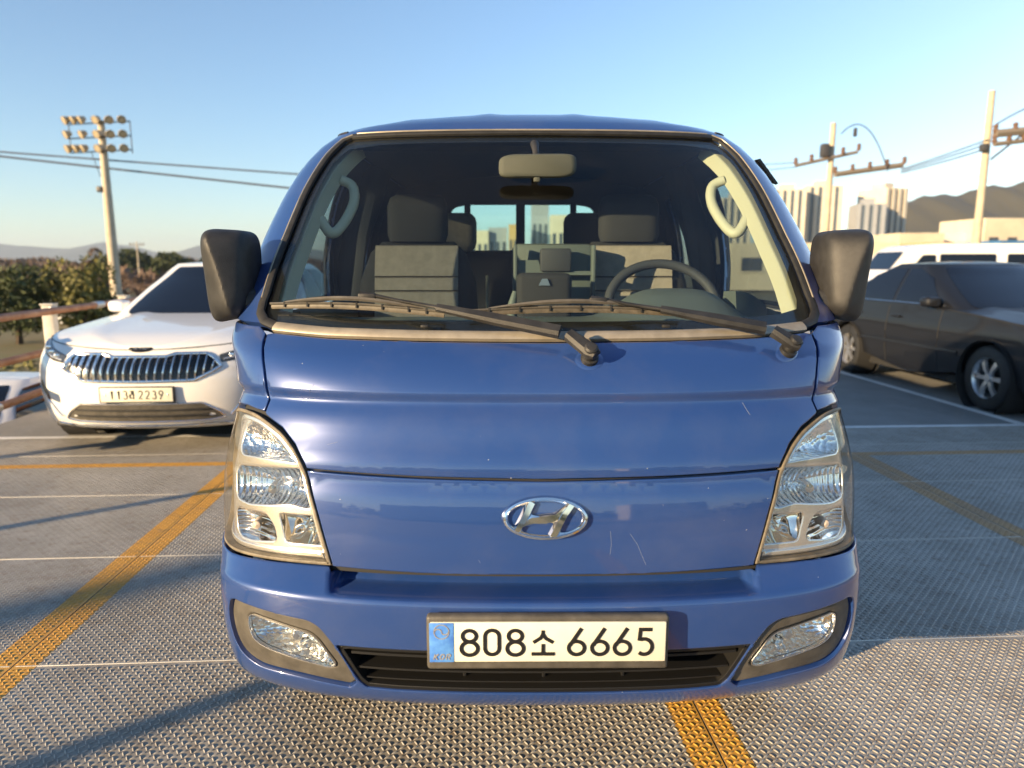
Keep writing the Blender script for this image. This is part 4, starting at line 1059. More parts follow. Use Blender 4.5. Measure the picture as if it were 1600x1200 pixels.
for i, ch in enumerate('KIA'):
    g = glyph(ch, -.045 + i * .032, .797, .025, .018, .004, .001); g.v = [tuple(WF.pt(x, z, .006 - y)) for x, y, z in g.v]; g.build('emblem_letter', 'silver_bezel', e, smooth=False)
bcar, _ = sedan('black_sedan', 'black sedan with silver alloy wheels parked alone in the marked bay', (5.57, 4.47, 0), DEL, 'black_paint', L=4.85, hwd=.905, H=1.47, wb=(.98, 3.60), wr=.325, spokes=6, nose=.80, front=False)
lcar, _ = sedan('parked_car', 'white car on the lower ground beyond the rail, its roof below deck edge', (-6.05, 8.6, -1.18), R(188), 'white_paint', L=4.7, hwd=.90, H=1.47, wb=(.95, 3.6), spokes=8, front=False)
# white van seen from the side
def van(loc, rz):
    v = thing('white_van', 'white passenger van with dark side windows standing broadside behind the black sedan', 'van', loc, rz)
    H = 1.95
    prof = [(0, .35), (0, .62), (.06, .85), (.50, 1.02), (1.15, H - .12), (1.35, H - .04), (1.7, H), (4.6, H), (4.85, H - .06), (4.98, 1.5), (5.05, .9), (5.05, .35)]
    prof = roundc(prof, .12, 3)
    rg = []
    for x, sy, sc in ((-.93, .0, .90), (-.92, 0, .94), (-.88, 0, .985), (-.80, 0, 1.0), (.80, 0, 1), (.88, 0, .985), (.92, 0, .94), (.93, 0, .90)):
        rg.append([(x * (1 - .10 * max(0, z - 1.0)), y, .35 + (z - .35) * (.96 + .04 * sc)) for y, z in prof])
    MB().loft(rg).build('body', 'white_paint', v, sharp=50)
    for sg in (1, -1):
        for y0, y1, z0, z1 in ((1.0, 1.75, 1.12, 1.68), (1.85, 3.15, 1.12, 1.70), (3.42, 4.80, 1.12, 1.70)):
            x0 = .945; m = MB(); n = 8
            pol = roundc([(y0 + (.32 if y0 < 1.1 else 0) * 0, z0), (y1, z0), (y1, z1), (y0 + (.45 if y0 < 1.1 else 0), z1)], .05, 3)
            a = [(sg * (x0 + .004) * (1 - .10 * max(0, z - 1.0)), y, z) for y, z in pol]; b = [(sg * (x0 - .02) * (1 - .10 * max(0, z - 1.0)), y, z) for y, z in pol]
            m.loft([a, b] if sg > 0 else [b, a]); m.build('side_window', 'dark_glass', v, sharp=20)
        for yw in (1.0, 4.05):
            road_wheel(v, sg * .80, yw, .33, .33, .21, sg, 8)
        MB().box((sg * 1.02, .95, 1.12), (.16, .10, .22), r=.03).build('door_mirror', 'white_paint', v)
        MB().box((sg * .62, .02, .76), (.34, .06, .16), r=.03).build('headlight', 'dark_lamp', v)
    MB().prism([(.62, 1.10), (1.02, 1.72), (1.03, 1.71), (.63, 1.09)], 'x', -.78, .78)
    MB().add([(-.78, .575, 1.085), (.78, .575, 1.085), (.70, 1.05, 1.76), (-.70, 1.05, 1.76)], [(0, 1, 2, 3)]).build('windscreen', 'dark_glass', v)
    return v
van((8.6, 16.9, 0), R(-94))
# ------------------------------------------------------------------ deck of tread plates
def steel_mat(name, c1, c2, c3, metal, rough, paint_c=None):
    m = mat(name, c1, rough=rough, metal=metal); N, L, b = nodes_of(m)
    tc = N.new('ShaderNodeTexCoord'); geo = N.new('ShaderNodeNewGeometry')
    n1 = N.new('ShaderNodeTexNoise'); n1.inputs['Scale'].default_value = 1.3; n1.inputs['Detail'].default_value = 9; n1.inputs['Roughness'].default_value = .7
    n2 = N.new('ShaderNodeTexNoise'); n2.inputs['Scale'].default_value = 17; n2.inputs['Detail'].default_value = 7; n2.inputs['Roughness'].default_value = .75
    for n in (n1, n2): L.new(geo.outputs['Position'], n.inputs['Vector'])
    r1 = N.new('ShaderNodeMapRange'); r1.inputs[1].default_value = .40; r1.inputs[2].default_value = .62; L.new(n1.outputs['Fac'], r1.inputs[0])
    r2 = N.new('ShaderNodeMapRange'); r2.inputs[1].default_value = .50; r2.inputs[2].default_value = .74; L.new(n2.outputs['Fac'], r2.inputs[0])
    m1 = N.new('ShaderNodeMix'); m1.data_type = 'RGBA'; m1.inputs[6].default_value = (*c1, 1); m1.inputs[7].default_value = (*c2, 1); L.new(r1.outputs[0], m1.inputs[0])
    m2 = N.new('ShaderNodeMix'); m2.data_type = 'RGBA'; L.new(m1.outputs[2], m2.inputs[6]); m2.inputs[7].default_value = (*c3, 1); L.new(r2.outputs[0], m2.inputs[0])
    L.new(m2.outputs[2], b.inputs['Base Color'])
    rr = N.new('ShaderNodeMapRange'); rr.inputs[3].default_value = rough - .1; rr.inputs[4].default_value = rough + .2; L.new(n2.outputs['Fac'], rr.inputs[0]); L.new(rr.outputs[0], b.inputs['Roughness'])
    bp = N.new('ShaderNodeBump'); bp.inputs['Strength'].default_value = .25; bp.inputs['Distance'].default_value = .003; L.new(n2.outputs['Fac'], bp.inputs['Height']); L.new(bp.outputs[0], b.inputs['Normal'])
    return m
steel_mat('tread_steel', (.42, .395, .345), (.27, .245, .205), (.22, .165, .115), .12, .45)
steel_mat('tread_worn', (.48, .455, .41), (.38, .355, .31), (.27, .22, .17), .2, .4)
steel_mat('yellow_paint', (.66, .36, .065), (.56, .29, .05), (.30, .20, .10), 0., .5)
steel_mat('yellow_faded', (.54, .32, .13), (.42, .27, .14), (.33, .24, .16), 0., .55)
steel_mat('white_line', (.80, .79, .76), (.70, .69, .66), (.50, .48, .45), 0., .6)
steel_mat('asphalt', (.25, .245, .235), (.19, .188, .18), (.27, .26, .24), 0., .85)
mat('deck_side', (.16, .15, .14), rough=.7, var=.3, vscale=3)
mat('weld', (.62, .58, .50), rough=.4, metal=.5)
cd, sd_ = math.cos(DEL), math.sin(DEL)
A_EDGES = [-4.45, -1.815, .56, 2.75, 4.85, 7.05]
V_EDGES = [.97 + .98 * k for k in range(-7, 4)] + [4.50]
deck = MB().box((2.2, 9.0, -.16), (13.3, 33, .30)).build('deck', 'deck_side'); deck.rotation_euler = (0, 0, DEL)
tag(deck, 'raised steel parking deck of tread plates with yellow bay lines', 'deck', kind='structure')
G = .0195; LG, WG, HG = .0250, .0050, .0030
def lugs(w, d, x0, y0, z0=0., grow=0., a_lo=None, a_hi=None):
    """raised bars, alternately turned, filling a plate of w x d whose corner is x0, y0"""
    xi = np.arange(G * .6, w - G * .5, G); yi = np.arange(G * .6, d - G * .5, G)
    X, Y = np.meshgrid(xi, yi); I, J = np.meshgrid(np.arange(len(xi)), np.arange(len(yi)))
    an = np.where((I + J) % 2 == 0, R(31), R(-58)) .ravel(); X = X.ravel(); Y = Y.ravel()
    if a_lo is not None:
        k = (X + x0 >= a_lo) & (X + x0 <= a_hi); X, Y, an = X[k], Y[k], an[k]
    l, w_, h = LG / 2 + grow, WG / 2 + grow, HG + grow
    base = np.array([(-l, 0, 0), (-l * .45, -w_, 0), (l * .45, -w_, 0), (l, 0, 0), (l * .45, w_, 0), (-l * .45, w_, 0), (-l * .62, 0, h * .8), (-l * .32, -w_ * .42, h), (l * .32, -w_ * .42, h), (l * .62, 0, h * .8), (l * .32, w_ * .42, h), (-l * .32, w_ * .42, h)])
    c, s = np.cos(an)[:, None], np.sin(an)[:, None]
    V = np.stack([base[:, 0] * c - base[:, 1] * s + X[:, None] + x0, base[:, 0] * s + base[:, 1] * c + Y[:, None] + y0, np.broadcast_to(base[:, 2] + z0, (len(X), 12))], -1).reshape(-1, 3)
    fq = np.array([(0, 1, 7, 6), (1, 2, 8, 7), (2, 3, 9, 8), (3, 4, 10, 9), (4, 5, 11, 10), (5, 0, 6, 11), (7, 8, 10, 11)]); ft = np.array([(6, 7, 11), (8, 9, 10)])
    n = len(X); o = (np.arange(n) * 12)[:, None, None]
    return V, (fq[None] + o).reshape(-1, 4), (ft[None] + o).reshape(-1, 3), (X, Y, an)
def fast_mesh(name, V, Q, T, smooth=True):
    me = bpy.data.meshes.new(name); nq, nt = len(Q), len(T)
    me.vertices.add(len(V)); me.vertices.foreach_set('co', V.astype(np.float32).ravel())
    me.loops.add(nq * 4 + nt * 3); me.loops.foreach_set('vertex_index', np.concatenate([Q.ravel(), T.ravel()]).astype(np.int32))
    me.polygons.add(nq + nt); me.polygons.foreach_set('loop_start', np.concatenate([np.arange(nq) * 4, nq * 4 + np.arange(nt) * 3]).astype(np.int32))
    me.polygons.foreach_set('use_smooth', [smooth] * (nq + nt)); me.update(calc_edges=True); me.validate(); return me
gap = .003
# the bars that show largest are pieces of their own: find the 300 nearest ones in the open foreground
def in_view(px_, py_):
    P = np.stack([px_, py_, np.zeros_like(px_)], -1) - np.array(cam.location)[None]
    pit, yaw = R(9.47), R(.36); f_ = np.array([math.sin(yaw) * math.cos(pit), math.cos(yaw) * math.cos(pit), -math.sin(pit)]); r_ = np.array([math.cos(yaw), -math.sin(yaw), 0]); u_ = np.cross(r_, f_)
    z = P @ f_; x = 800 + 1109 * (P @ r_) / np.maximum(z, .01); y = 600 - 1109 * (P @ u_) / np.maximum(z, .01)
    return (z > .2) & (x > 0) & (x < 1600) & (y < 1200) & (y > 0), z
cand = []
for i in range(len(A_EDGES) - 1):
    for j in range(len(V_EDGES) - 2):
        a0, v0 = A_EDGES[i] + gap, V_EDGES[j] + gap
        if v0 > .9 or v0 < -1.5: continue
        _, _, _, (X, Y, an) = lugs(A_EDGES[i + 1] - A_EDGES[i] - 2 * gap, .98 - 2 * gap, 0, 0)
        ok, z = in_view((X + a0) * cd - (Y + v0) * sd_, (X + a0) * sd_ + (Y + v0) * cd)
        for k in np.nonzero(ok)[0]:
            d_ = min(abs(X[k] + a0 - e) for e in A_EDGES[1:4])
            if d_ > .105: cand.append((z[k], i, j, int(k)))
cand.sort(); PICK = {}
for z, i, j, k in cand[:300]: PICK.setdefault((i, j), []).append(k)
for i in range(len(A_EDGES) - 1):
    a0, a1 = A_EDGES[i], A_EDGES[i + 1]; w = a1 - a0 - 2 * gap; d = .98 - 2 * gap
    pm = MB().box((w / 2, d / 2, -.006), (w, d, .012)).mesh('deck_plate', smooth=False)
    V, Q, T, info = lugs(w, d, 0, 0); tm = fast_mesh('tread_bars', V, Q, T)
    tm.materials.append(MATS['tread_worn'])
    lv, lq, lt = V[:12].copy(), Q[:7], T[:2]; lv[:, :2] -= np.array([info[0][0], info[1][0]]); ca, sa = math.cos(-info[2][0]), math.sin(-info[2][0])
    lv[:, :2] = np.stack([lv[:, 0] * ca - lv[:, 1] * sa, lv[:, 0] * sa + lv[:, 1] * ca], -1)
    one = fast_mesh('tread_bar', lv, lq, lt); one.materials.append(MATS['tread_worn'])
    for j in range(len(V_EDGES) - 1):
        v0 = V_EDGES[j]; sh_ = V_EDGES[j + 1] - v0 < .9
        if sh_:
            dd = V_EDGES[j + 1] - v0 - 2 * gap
            p = link('deck_plate', MB().box((w / 2, dd / 2, -.006), (w, dd, .012)).mesh('deck_plate', smooth=False), 'tread_steel', deck)
            V2, Q2, T2, _ = lugs(w, dd, 0, 0); t = link('tread_bars', fast_mesh('tread_bars', V2, Q2, T2), 'tread_worn', p)
        elif (i, j) in PICK:
            p = link('deck_plate', pm, 'tread_steel', deck); n = len(info[0]); keep = np.ones(n, bool); keep[PICK[(i, j)]] = False; kk = int(keep.sum())
            off = (np.arange(kk) * 12)[:, None, None]
            t = link('tread_bars', fast_mesh('tread_bars', V.reshape(n, 12, 3)[keep].reshape(-1, 3), (Q[:7][None] + off).reshape(-1, 4), (T[:2][None] + off).reshape(-1, 3)), 'tread_worn', p)
            for k in PICK[(i, j)]:
                o = bpy.data.objects.new('tread_bar', one); col.objects.link(o); o.parent = p; o.location = (info[0][k], info[1][k], 0); o.rotation_euler = (0, 0, info[2][k])
        else:
            p = link('deck_plate', pm, 'tread_steel', deck); t = link('tread_bars', tm, None, p)
        p.location = (a0 + gap, v0 + gap, 0)
        tag(t, kind='stuff')
    # bright bead along each cross joint
    for v in V_EDGES[:-1]:
        MB().tube([(a0 + .01, v, -.002), ((a0 + a1) / 2, v, -.0015), (a1 - .01, v, -.002)], .004, 6).build('joint_bead', 'weld', deck)
# painted strips: thin paint film with painted bars
def painted(name, a0, a1, v0, v1, mtl, bars=True, z=.0008):
    m = bpy.data.meshes.new(name)
    V = np.array([(a0, v0, z), (a1, v0, z), (a1, v1, z), (a0, v1, z)]); Qs = [np.array([(0, 1, 2, 3)])]; Vs = [V]; Ts = []
    if bars:
        for i in range(len(A_EDGES) - 1):
            c0, c1 = A_EDGES[i] + gap, A_EDGES[i + 1] - gap
            if c1 < a0 or c0 > a1: continue
            for j in range(len(V_EDGES) - 1):
                r0, r1 = V_EDGES[j] + gap, V_EDGES[j + 1] - gap
                if r1 < v0 or r0 > v1: continue
                LV, LQ, LT, (X, Y, an) = lugs(c1 - c0, r1 - r0, c0, r0, grow=.0006, a_lo=a0, a_hi=a1)
                keep = (Y + r0 > v0) & (Y + r0 < v1)
                n = len(X); LV = LV.reshape(n, 12, 3)[keep]; k = int(keep.sum())
                if not k: continue
                o = sum(len(q) for q in Vs)
                Vs.append(LV.reshape(-1, 3)); base7 = LQ.reshape(n, 7, 4)[0]; base2 = LT.reshape(n, 2, 3)[0]
                off = (np.arange(k) * 12)[:, None, None] + o
                Qs.append((base7[None] + off).reshape(-1, 4)); Ts.append((base2[None] + off).reshape(-1, 3))
    me = fast_mesh(name, np.concatenate(Vs), np.concatenate(Qs), np.concatenate(Ts) if Ts else np.zeros((0, 3), int))
    return link(name, me, mtl, deck)
for a, ym in ((-1.815, 'yellow_paint'), (.56, 'yellow_paint'), (2.75, 'yellow_faded')):
    painted('bay_line', a - .095, a - gap, -3.9, 3.58, ym); painted('bay_line', a + gap, a + .085, -3.9, 3.58, ym)
painted('cross_line', -4.40, .5, 3.585, 3.675, 'yellow_paint'); painted('cross_line', .5, 4.80, 3.585, 3.675, 'yellow_faded')
pav = MB().add([(-4.45, 4.505, -.001), (8.85, 4.505, -.001), (8.85, 25.4, -.001), (-4.45, 25.4, -.001)], [(0, 1, 2, 3)]).build('pavement', 'asphalt', deck)
painted('cross_line', -4.40, 8.8, 4.47, 4.55, 'white_line', bars=False, z=.0040)
painted('bay_line', 4.76, 4.86, 4.56, 14.0, 'white_line', bars=False, z=.0045)
painted('bay_line', 2.70, 2.79, 4.56, 14.0, 'white_line', bars=False, z=.0045)
painted('bay_line', 7.0, 7.1, 4.56, 14.0, 'white_line', bars=False, z=.0045)
# ------------------------------------------------------------------ rail along the deck edge
mat('rust_pipe', (.26, .105, .045), rough=.6, var=.5, vscale=7, vcol=(.38, .22, .13), bump=.2, bscale=50)
mat('post_white', (.58, .55, .48), rough=.6, var=.2, vscale=6)
mat('galvanised', (.5, .5, .5), rough=.4, metal=.7)
rail = thing('guard_rail', 'rusty three pipe guard rail on white posts along the deck edge', 'railing', (-4.37, 4.5, 0))
rdir = Vector((-.15, .9, 0)).normalized()
for i in range(-1, 9):
    c = rdir * (.97 + 2.0 * i)
    p = MB().box((c.x, c.y, .47), (.10, .10, 1.14), rz=R(9.5), r=.006).build('post', 'post_white', rail)
    MB().box((c.x, c.y, 1.05), (.118, .118, .014), rz=R(9.5), r=.003).build('post_cap', 'post_white', p)
    for z in (.99, .62, .27): MB().box((c.x + .045, c.y, z), (.03, .12, .085), rz=R(9.5), r=.004).build('pipe_clamp', 'galvanised', p)
for z in (.99, .62, .27):
    MB().tube([Vector((.062, 0, z)) + rdir * s for s in np.linspace(-1.2, 17.2, 12)], .034, 12).build('pipe', 'rust_pipe', rail)
    for s in (-.45, 1.9, 5.6): MB().tube([Vector((.062, 0, z)) + rdir * (s + .0), Vector((.062, 0, z)) + rdir * (s + .22)], .039, 12).build('pipe_sleeve', 'galvanised', rail)
# ------------------------------------------------------------------ land, hills, woods
steel_mat('dry_grass', (.17, .135, .065), (.13, .125, .045), (.21, .16, .09), 0., .9)
steel_mat('hill_wood', (.075, .070, .035), (.060, .050, .028), (.10, .078, .045), 0., .9)
steel_mat('far_hill', (.06, .065, .04), (.05, .055, .035), (.07, .07, .045), 0., .9)
mat('leaf_dark', (.060, .078, .022), rough=.7, var=.4, vscale=2.)
mat('leaf_olive', (.16, .150, .035), rough=.7, var=.35, vscale=2.)
mat('twig', (.125, .080, .055), rough=.85, var=.3, vscale=.3)
mat('bark', (.09, .065, .045), rough=.9, var=.3, vscale=6)
mat('concrete_pole', (.50, .43, .32), rough=.8, var=.12, vscale=3)
mat('dark_metal', (.05, .05, .055), rough=.5)
mat('arm_grey', (.20, .17, .14), rough=.7)
mat('insulator', (.16, .10, .07), rough=.4)
mat('lamp_housing', (.42, .35, .24), rough=.5, var=.2, vscale=3)
GZ = -1.3
tr = MB(); n = 40; ext = np.concatenate([-np.geomspace(6000, 6, 20), np.geomspace(6, 6000, 20)]); vv = []
for y in ext:
    for x in ext:
        d = math.hypot(x, y); vv.append((x, y + 4, GZ - .25 * min(1, max(0, (d - 12) / 60)) + .0008 * max(0, d - 200) * (math.sin(x * .002) + math.cos(y * .0017))))
tr.add(vv, [(j * n + i, j * n + i + 1, (j + 1) * n + i + 1, (j + 1) * n + i) for j in range(n - 1) for i in range(n - 1)])
tag(tr.build('terrain', 'dry_grass'), 'dry tan and green open land below the deck', 'land', kind='structure')
def hill(name, label, cx, cy, ridge, depth, mtl, seed=1):
    """ridge: (x, height) list along x, at y = cy; real slopes in front and behind"""
    r_ = np.random.default_rng(seed); xs = [p[0] for p in ridge]; hs = [p[1] for p in ridge]; X = np.linspace(xs[0], xs[-1], 90); Hh = np.interp(X, xs, hs)
    Hh = Hh * (1 + .02 * np.sin(X / (xs[-1] - xs[0]) * 61) + .015 * np.sin(X / (xs[-1] - xs[0]) * 133 + 1))
    m = MB(); rg = []
    for t in np.linspace(-1, 1, 17):
        e = (1 - abs(t)) ** .85; row = []
        for x, h in zip(X, Hh): row.append((x + cx, cy + depth * t + .1 * depth * math.sin(x * 9 / (xs[-1] - xs[0])), -6 + (h + 6) * e * (1 + .03 * math.sin(x * 40 / (xs[-1] - xs[0]) + t * 7))))
        rg.append(row)
    m.loft(rg, caps=False, closed=False); m.f = [f[::-1] for f in m.f]
    return tag(m.build(name, mtl, sharp=80), label, 'hill', kind='structure')
hill('mountains', 'blue far mountain ridge beyond the woods', 0, 4000, [(-4200, 60), (-3300, 150), (-2900, 125), (-2600, 108), (-2440, 92), (-2270, 128), (-2120, 118), (-1990, 80), (-1870, 70), (-1740, 110), (-1500, 125), (-1100, 90), (-700, 60), (-200, 40)], 700, 'far_hill', 1)
hill('wooded_hill', 'brown green wooded hill rising behind the low buildings', 0, 900, [(380, 20), (430, 52), (474, 72), (520, 89), (575, 91), (622, 99), (650, 110), (720, 140), (800, 150), (950, 110), (1100, 60)], 220, 'hill_wood', 2)
def cards(n, P, size, rs, elong=1.):
    """n small randomly turned faces at points P"""
    a = rs.normal(size=(n, 3)); a /= np.linalg.norm(a, axis=1, keepdims=True); b = rs.normal(size=(n, 3)); b -= (b * a).sum(1, keepdims=True) * a; b /= np.linalg.norm(b, axis=1, keepdims=True)
    s = size * rs.uniform(.6, 1.4, (n, 1)); V = np.stack([P - a * s * elong, P - b * s * .5, P + a * s * elong, P + b * s * .5], 1).reshape(-1, 3)
    return V, np.arange(n * 4).reshape(n, 4)
def wood(name, label, r0, r1, az0, az1, n, h0, h1, size, mtl, seed):
    rs = np.random.default_rng(seed); az = rs.uniform(az0, az1, n); r = rs.uniform(r0, r1, n); cl = .6 + .4 * np.sin(az * 61) * np.sin(az * 23 + 1)
    z = GZ - .6 + rs.uniform(0, 1, n) ** 1.3 * (h0 + (h1 - h0) * cl)
    P = np.stack([np.sin(az) * r, np.cos(az) * r, z], 1); V, Q = cards(n, P, size, rs, 1.6)
    o = link(name, fast_mesh(name, V, Q, np.zeros((0, 3), int), False), mtl); return tag(o, label, 'woods', kind='stuff')
wood('winter_wood', 'bare brown winter wood across the left horizon', 210, 330, R(-48), R(-12), 26000, 3.4, 6.5, .45, 'twig', 3)
wood('brush', 'reddish brown brush below the far wood', 70, 200, R(-48), R(-16), 7000, 1.2, 3.0, .5, 'twig', 5)
wood('wood', 'dark wood line opposite the front of the truck', 160, 300, R(80), R(300), 7000, 4, 12, 1.8, 'leaf_dark', 4)
def tree(name, label, x, y, z0, rx, rz, n, mtl, leaf, group=None, seed=0, trunk=.5):
    rs = np.random.default_rng(seed + 11); t = thing(name, label, 'tree', (x, y, z0), 0, group)
    cz = trunk + rz
    lob = [(rs.normal(size=3) * np.array([rx, rx, rz]) * .42 + np.array([0, 0, cz]), rs.uniform(.38, .62)) for _ in range(16)]
    P = []
    for c, s in lob:
        k = n // len(lob); d = rs.normal(size=(k, 3)); d /= np.linalg.norm(d, axis=1, keepdims=True); d *= rs.uniform(.55, 1.0, (k, 1)) ** .5
        P.append(c + d * np.array([rx, rx, rz]) * s)
    P = np.concatenate(P); P = P[P[:, 2] > .05]; V, Q = cards(len(P), P, leaf, rs)
    link('crown', fast_mesh('crown', V, Q, np.zeros((0, 3), int), False), mtl, t)
    MB().tube([(0, 0, -.3), (.03, 0, cz * .6), (.0, .05, cz + rz * .4)], [.10 * rx, .07 * rx, .02], 7).build('trunk', 'bark', t)
    for k in range(5):
        a = 2.4 * k; MB().tube([(0, 0, cz * .5), (rx * .5 * math.cos(a), rx * .5 * math.sin(a), cz + rz * .1)], [.04 * rx, .01], 5).build('limb', 'bark', t)
    return t
tree('evergreen_tree', 'large round dark evergreen tree left of the white rail post', -17.6, 24, GZ - .2, 1.45, 1.45, 5200, 'leaf_dark', .085, seed=1, trunk=.15)
tree('evergreen_tree', 'olive green rounded evergreen tree between the rail post and the floodlight mast', -15.6, 24.5, GZ - .2, 1.05, 1.35, 4600, 'leaf_olive', .085, seed=2, trunk=.15)
tree('evergreen_tree', 'dark shrub tree standing between the two rounded evergreens', -16.9, 27.5, GZ - .2, 1.1, 1.15, 3000, 'leaf_dark', .09, seed=3, trunk=.1)
tree('pine_tree', 'dark pine just right of the floodlight mast on the skyline', -63.5, 120, GZ, 3.4, 2.6, 2400, 'leaf_dark', .32, 'pines on the left skyline', 4, .4)
tree('pine_tree', 'dark domed pine above the white sedan roof line', -57.4, 120, GZ, 3.0, 2.3, 2400, 'leaf_dark', .32, 'pines on the left skyline', 5, .4)
tree('pine_tree', 'dark pine showing just outside the truck mirror', -53.0, 121, GZ, 2.8, 2.1, 2000, 'leaf_dark', .32, 'pines on the left skyline', 6, .4)
tree('pine_tree', 'small brown pine left of the floodlight mast', -70.5, 122, GZ, 2.5, 2.0, 1600, 'twig', .32, 'pines on the left skyline', 7, .3)
wood('undergrowth', 'green undergrowth and weeds below the evergreens', 15, 24, R(-46), R(-28), 5200, .2, .75, .10, 'leaf_olive', 9)
# bare trees near the mast
def bare_tree(label, x, y, h, seed):
    rs = np.random.default_rng(seed); t = thing('bare_tree', label, 'tree', (x, y, GZ - .2), 0, 'bare trees before the wood'); m = MB()
    m.tube([(0, 0, 0), (.05, 0, h * .35)], [.09, .06], 6); m.build('trunk', 'bark', t); b = MB()
    def grow(p, d, l, r, k):
        q = p + d * l; b.tube([p, q], [r, r * .6], 4, caps=False)
        if k:
            for _ in range(3): grow(q if rs.random() < .6 else p.lerp(q, .7), (d + Vector(rs.normal(size=3)) * .5 + Vector((0, 0, .15))).normalized(), l * .72, r * .6, k - 1)
    for _ in range(4): grow(Vector((.04, 0, h * .33)), (Vector((0, 0, 1)) + Vector(rs.normal(size=3)) * .45).normalized(), h * .24, .045, 4)
    b.build('crown', 'twig', t)
for i, (x, y, h, lb) in enumerate(((-20.5, 42, 3.0, 'bare brown tree just right of the floodlight mast base'), (-24.6, 44, 2.9, 'bare brown tree behind the olive evergreen'), (-17.6, 43, 2.6, 'bare brown tree above the white sedan windscreen'))): bare_tree(lb, x, y, h, 20 + i)
# ------------------------------------------------------------------ floodlight mast and poles
mast = thing('floodlight_mast', 'tall concrete floodlight mast with three rows of lamps', 'mast', (-21.6, 38, GZ))
MB().tube([(0, 0, -.3), (0, 0, 10.3)], [.31, .17], 16).build('shaft', 'concrete_pole', mast)
fr_ = thing if False else None
for r_ in range(3):
    z = 8.72 + .72 * r_; sh = .10 * r_
    MB().tube([(-1.62, -.18, z - .10), (1.62, -.18, z + .06)], .035, 6).build('lamp_beam', 'dark_metal', mast)
    for k, x in enumerate((-1.66, -1.25, -.85, -.06, .62, 1.28)):
        if r_ == 1 and k == 1: continue
        l = MB(); l.lathe([(.0, .26), (.12, .22), (.20, .02), (.23, -.10), (.21, -.12)], 'y', (0, 0, 0), 14); o = l.build('floodlight', 'lamp_housing', mast)
        o.location = (x, -.34, z + .12 + .03 * x / 1.6); o.rotation_euler = (R(28), 0, R(-40 if x < -.5 else (-15 if x < .3 else 25)))
        MB().lathe([(.21, -.105), (.0, -.115)], 'y', (0, 0, 0), 14).build('lamp_glass', 'lamp_housing', o)
for x in (-1.62, 1.62): MB().tube([(x, -.18, 8.6), (x, -.18, 10.26)], .03, 6).build('frame_post', 'dark_metal', mast)
MB().box((-.30, -.1, 6.75), (.3, .3, .3), r=.03).build('junction_box', 'dark_metal', mast)
MB().tube([(-.55, -.18, 8.65), (-.2, -.15, 7.4)], .02, 5).build('conduit', 'dark_metal', mast)
def pole(label, x, y, h, arms, r0=.19, r1=.12, group='utility poles'):
    p = thing('utility_pole', label, 'pole', (x, y, GZ), 0, group)
    MB().tube([(0, 0, -.3), (0, 0, h)], [r0, r1], 12).build('shaft', 'concrete_pole', p)
    for (z, x0, x1, dy, tilt, th) in arms:
        a = MB().tube([(x0, dy, z + x0 * tilt), (x1, dy * .5, z + x1 * tilt)], th, 6).build('crossarm', 'arm_grey', p)
        for q in np.linspace(x0, x1, 5):
            MB().lathe([(.0, .34), (.07, .32), (.11, .24), (.07, .18), (.11, .12), (.06, 0)], 'z', (q, dy, z + q * tilt + .03), 8).build('insulator', 'insulator', a)
    return p
p1 = pole('pale concrete utility pole in front of the apartment towers', 15.1, 33, 9.27, [(7.7, -1.75, 1.15, -.25, .22, .09), (6.9, .1, 3.3, -.3, .14, .14)])
MB().box((-.42, -.2, 8.0), (.35, .35, .6), r=.05).build('transformer', 'dark_metal', p1)
MB().box((.9, -.3, 8.8), (.16, .16, .4), r=.05).build('switch_gear', 'dark_metal', p1)
p2 = pole('tall pale concrete utility pole before the wooded hill', 19.1, 28, 9.54, [(7.85, .1, 3.2, -.3, .10, .17), (7.45, .1, 2.4, -.3, .12, .10)])
MB().tube([(.1, -.2, 6.9), (1.2, -.3, 7.85)], .04, 6).build('brace', 'dark_metal', p2)
MB().box((-.22, -.2, 7.35), (.25, .3, .3), r=.05).build('switch_gear', 'dark_metal', p2)
for i, (x, y, h, lb) in enumerate(((-51.5, 62, 5.0, 'thin distant pole at the far left skyline'), (-48.6, 64, 4.2, 'thin short distant pole beside the far left pole'), (-55.0, 106, 6.2, 'thin distant pole rising by the domed pine'))):
    pole(lb, x, y, h, [(h - .5, -1.0, 1.0, 0, 0, .05)], .13, .09, 'thin poles on the left skyline')
mat('wire', (.06, .06, .075), rough=.6)
def wire(label, a, b, sag, r=.028, group='overhead wires'):
    a, b = Vector(a), Vector(b); pts = [a.lerp(b, t) - Vector((0, 0, sag * 4 * t * (1 - t))) for t in np.linspace(0, 1, 18)]
    tag(MB().tube(pts, r, 5).build('overhead_wire', 'wire'), label, 'wire', group)
wire('upper of two long wires crossing behind the floodlight mast', (-44, 38.6, 8.75), (-6, 38.6, 5.95), .05, .045)
wire('lower of two long wires crossing behind the floodlight mast', (-44, 38.9, 9.1), (-6, 38.9, 5.0), .05, .055)
for k, (dz, lb) in enumerate(((.0, 'top'), (-.16, 'middle'), (-.34, 'bottom'))):
    wire('%s wire strung between the two concrete utility poles' % lb, (18.3, 32.7, 5.86 + dz * .5), (19.0, 27.8, 6.35 + dz), .03, .03)
wire('wire running left from the crossarm of the nearer apartment pole', (13.4, 32.7, 6.15), (2, 36, 6.6), .2, .02)
wire('second wire running left below the crossarm of the apartment pole', (13.4, 32.7, 5.95), (2, 36, 5.9), .2, .02)
wire('looping cable between the crossarms of the apartment pole', (15.3, 32.6, 7.4), (17.6, 32.6, 5.75), -1.1, .03)
wire('cable rising from the tall pole towards the right', (19.2, 27.8, 6.9), (24, 27, 8.1), -.5, .03)
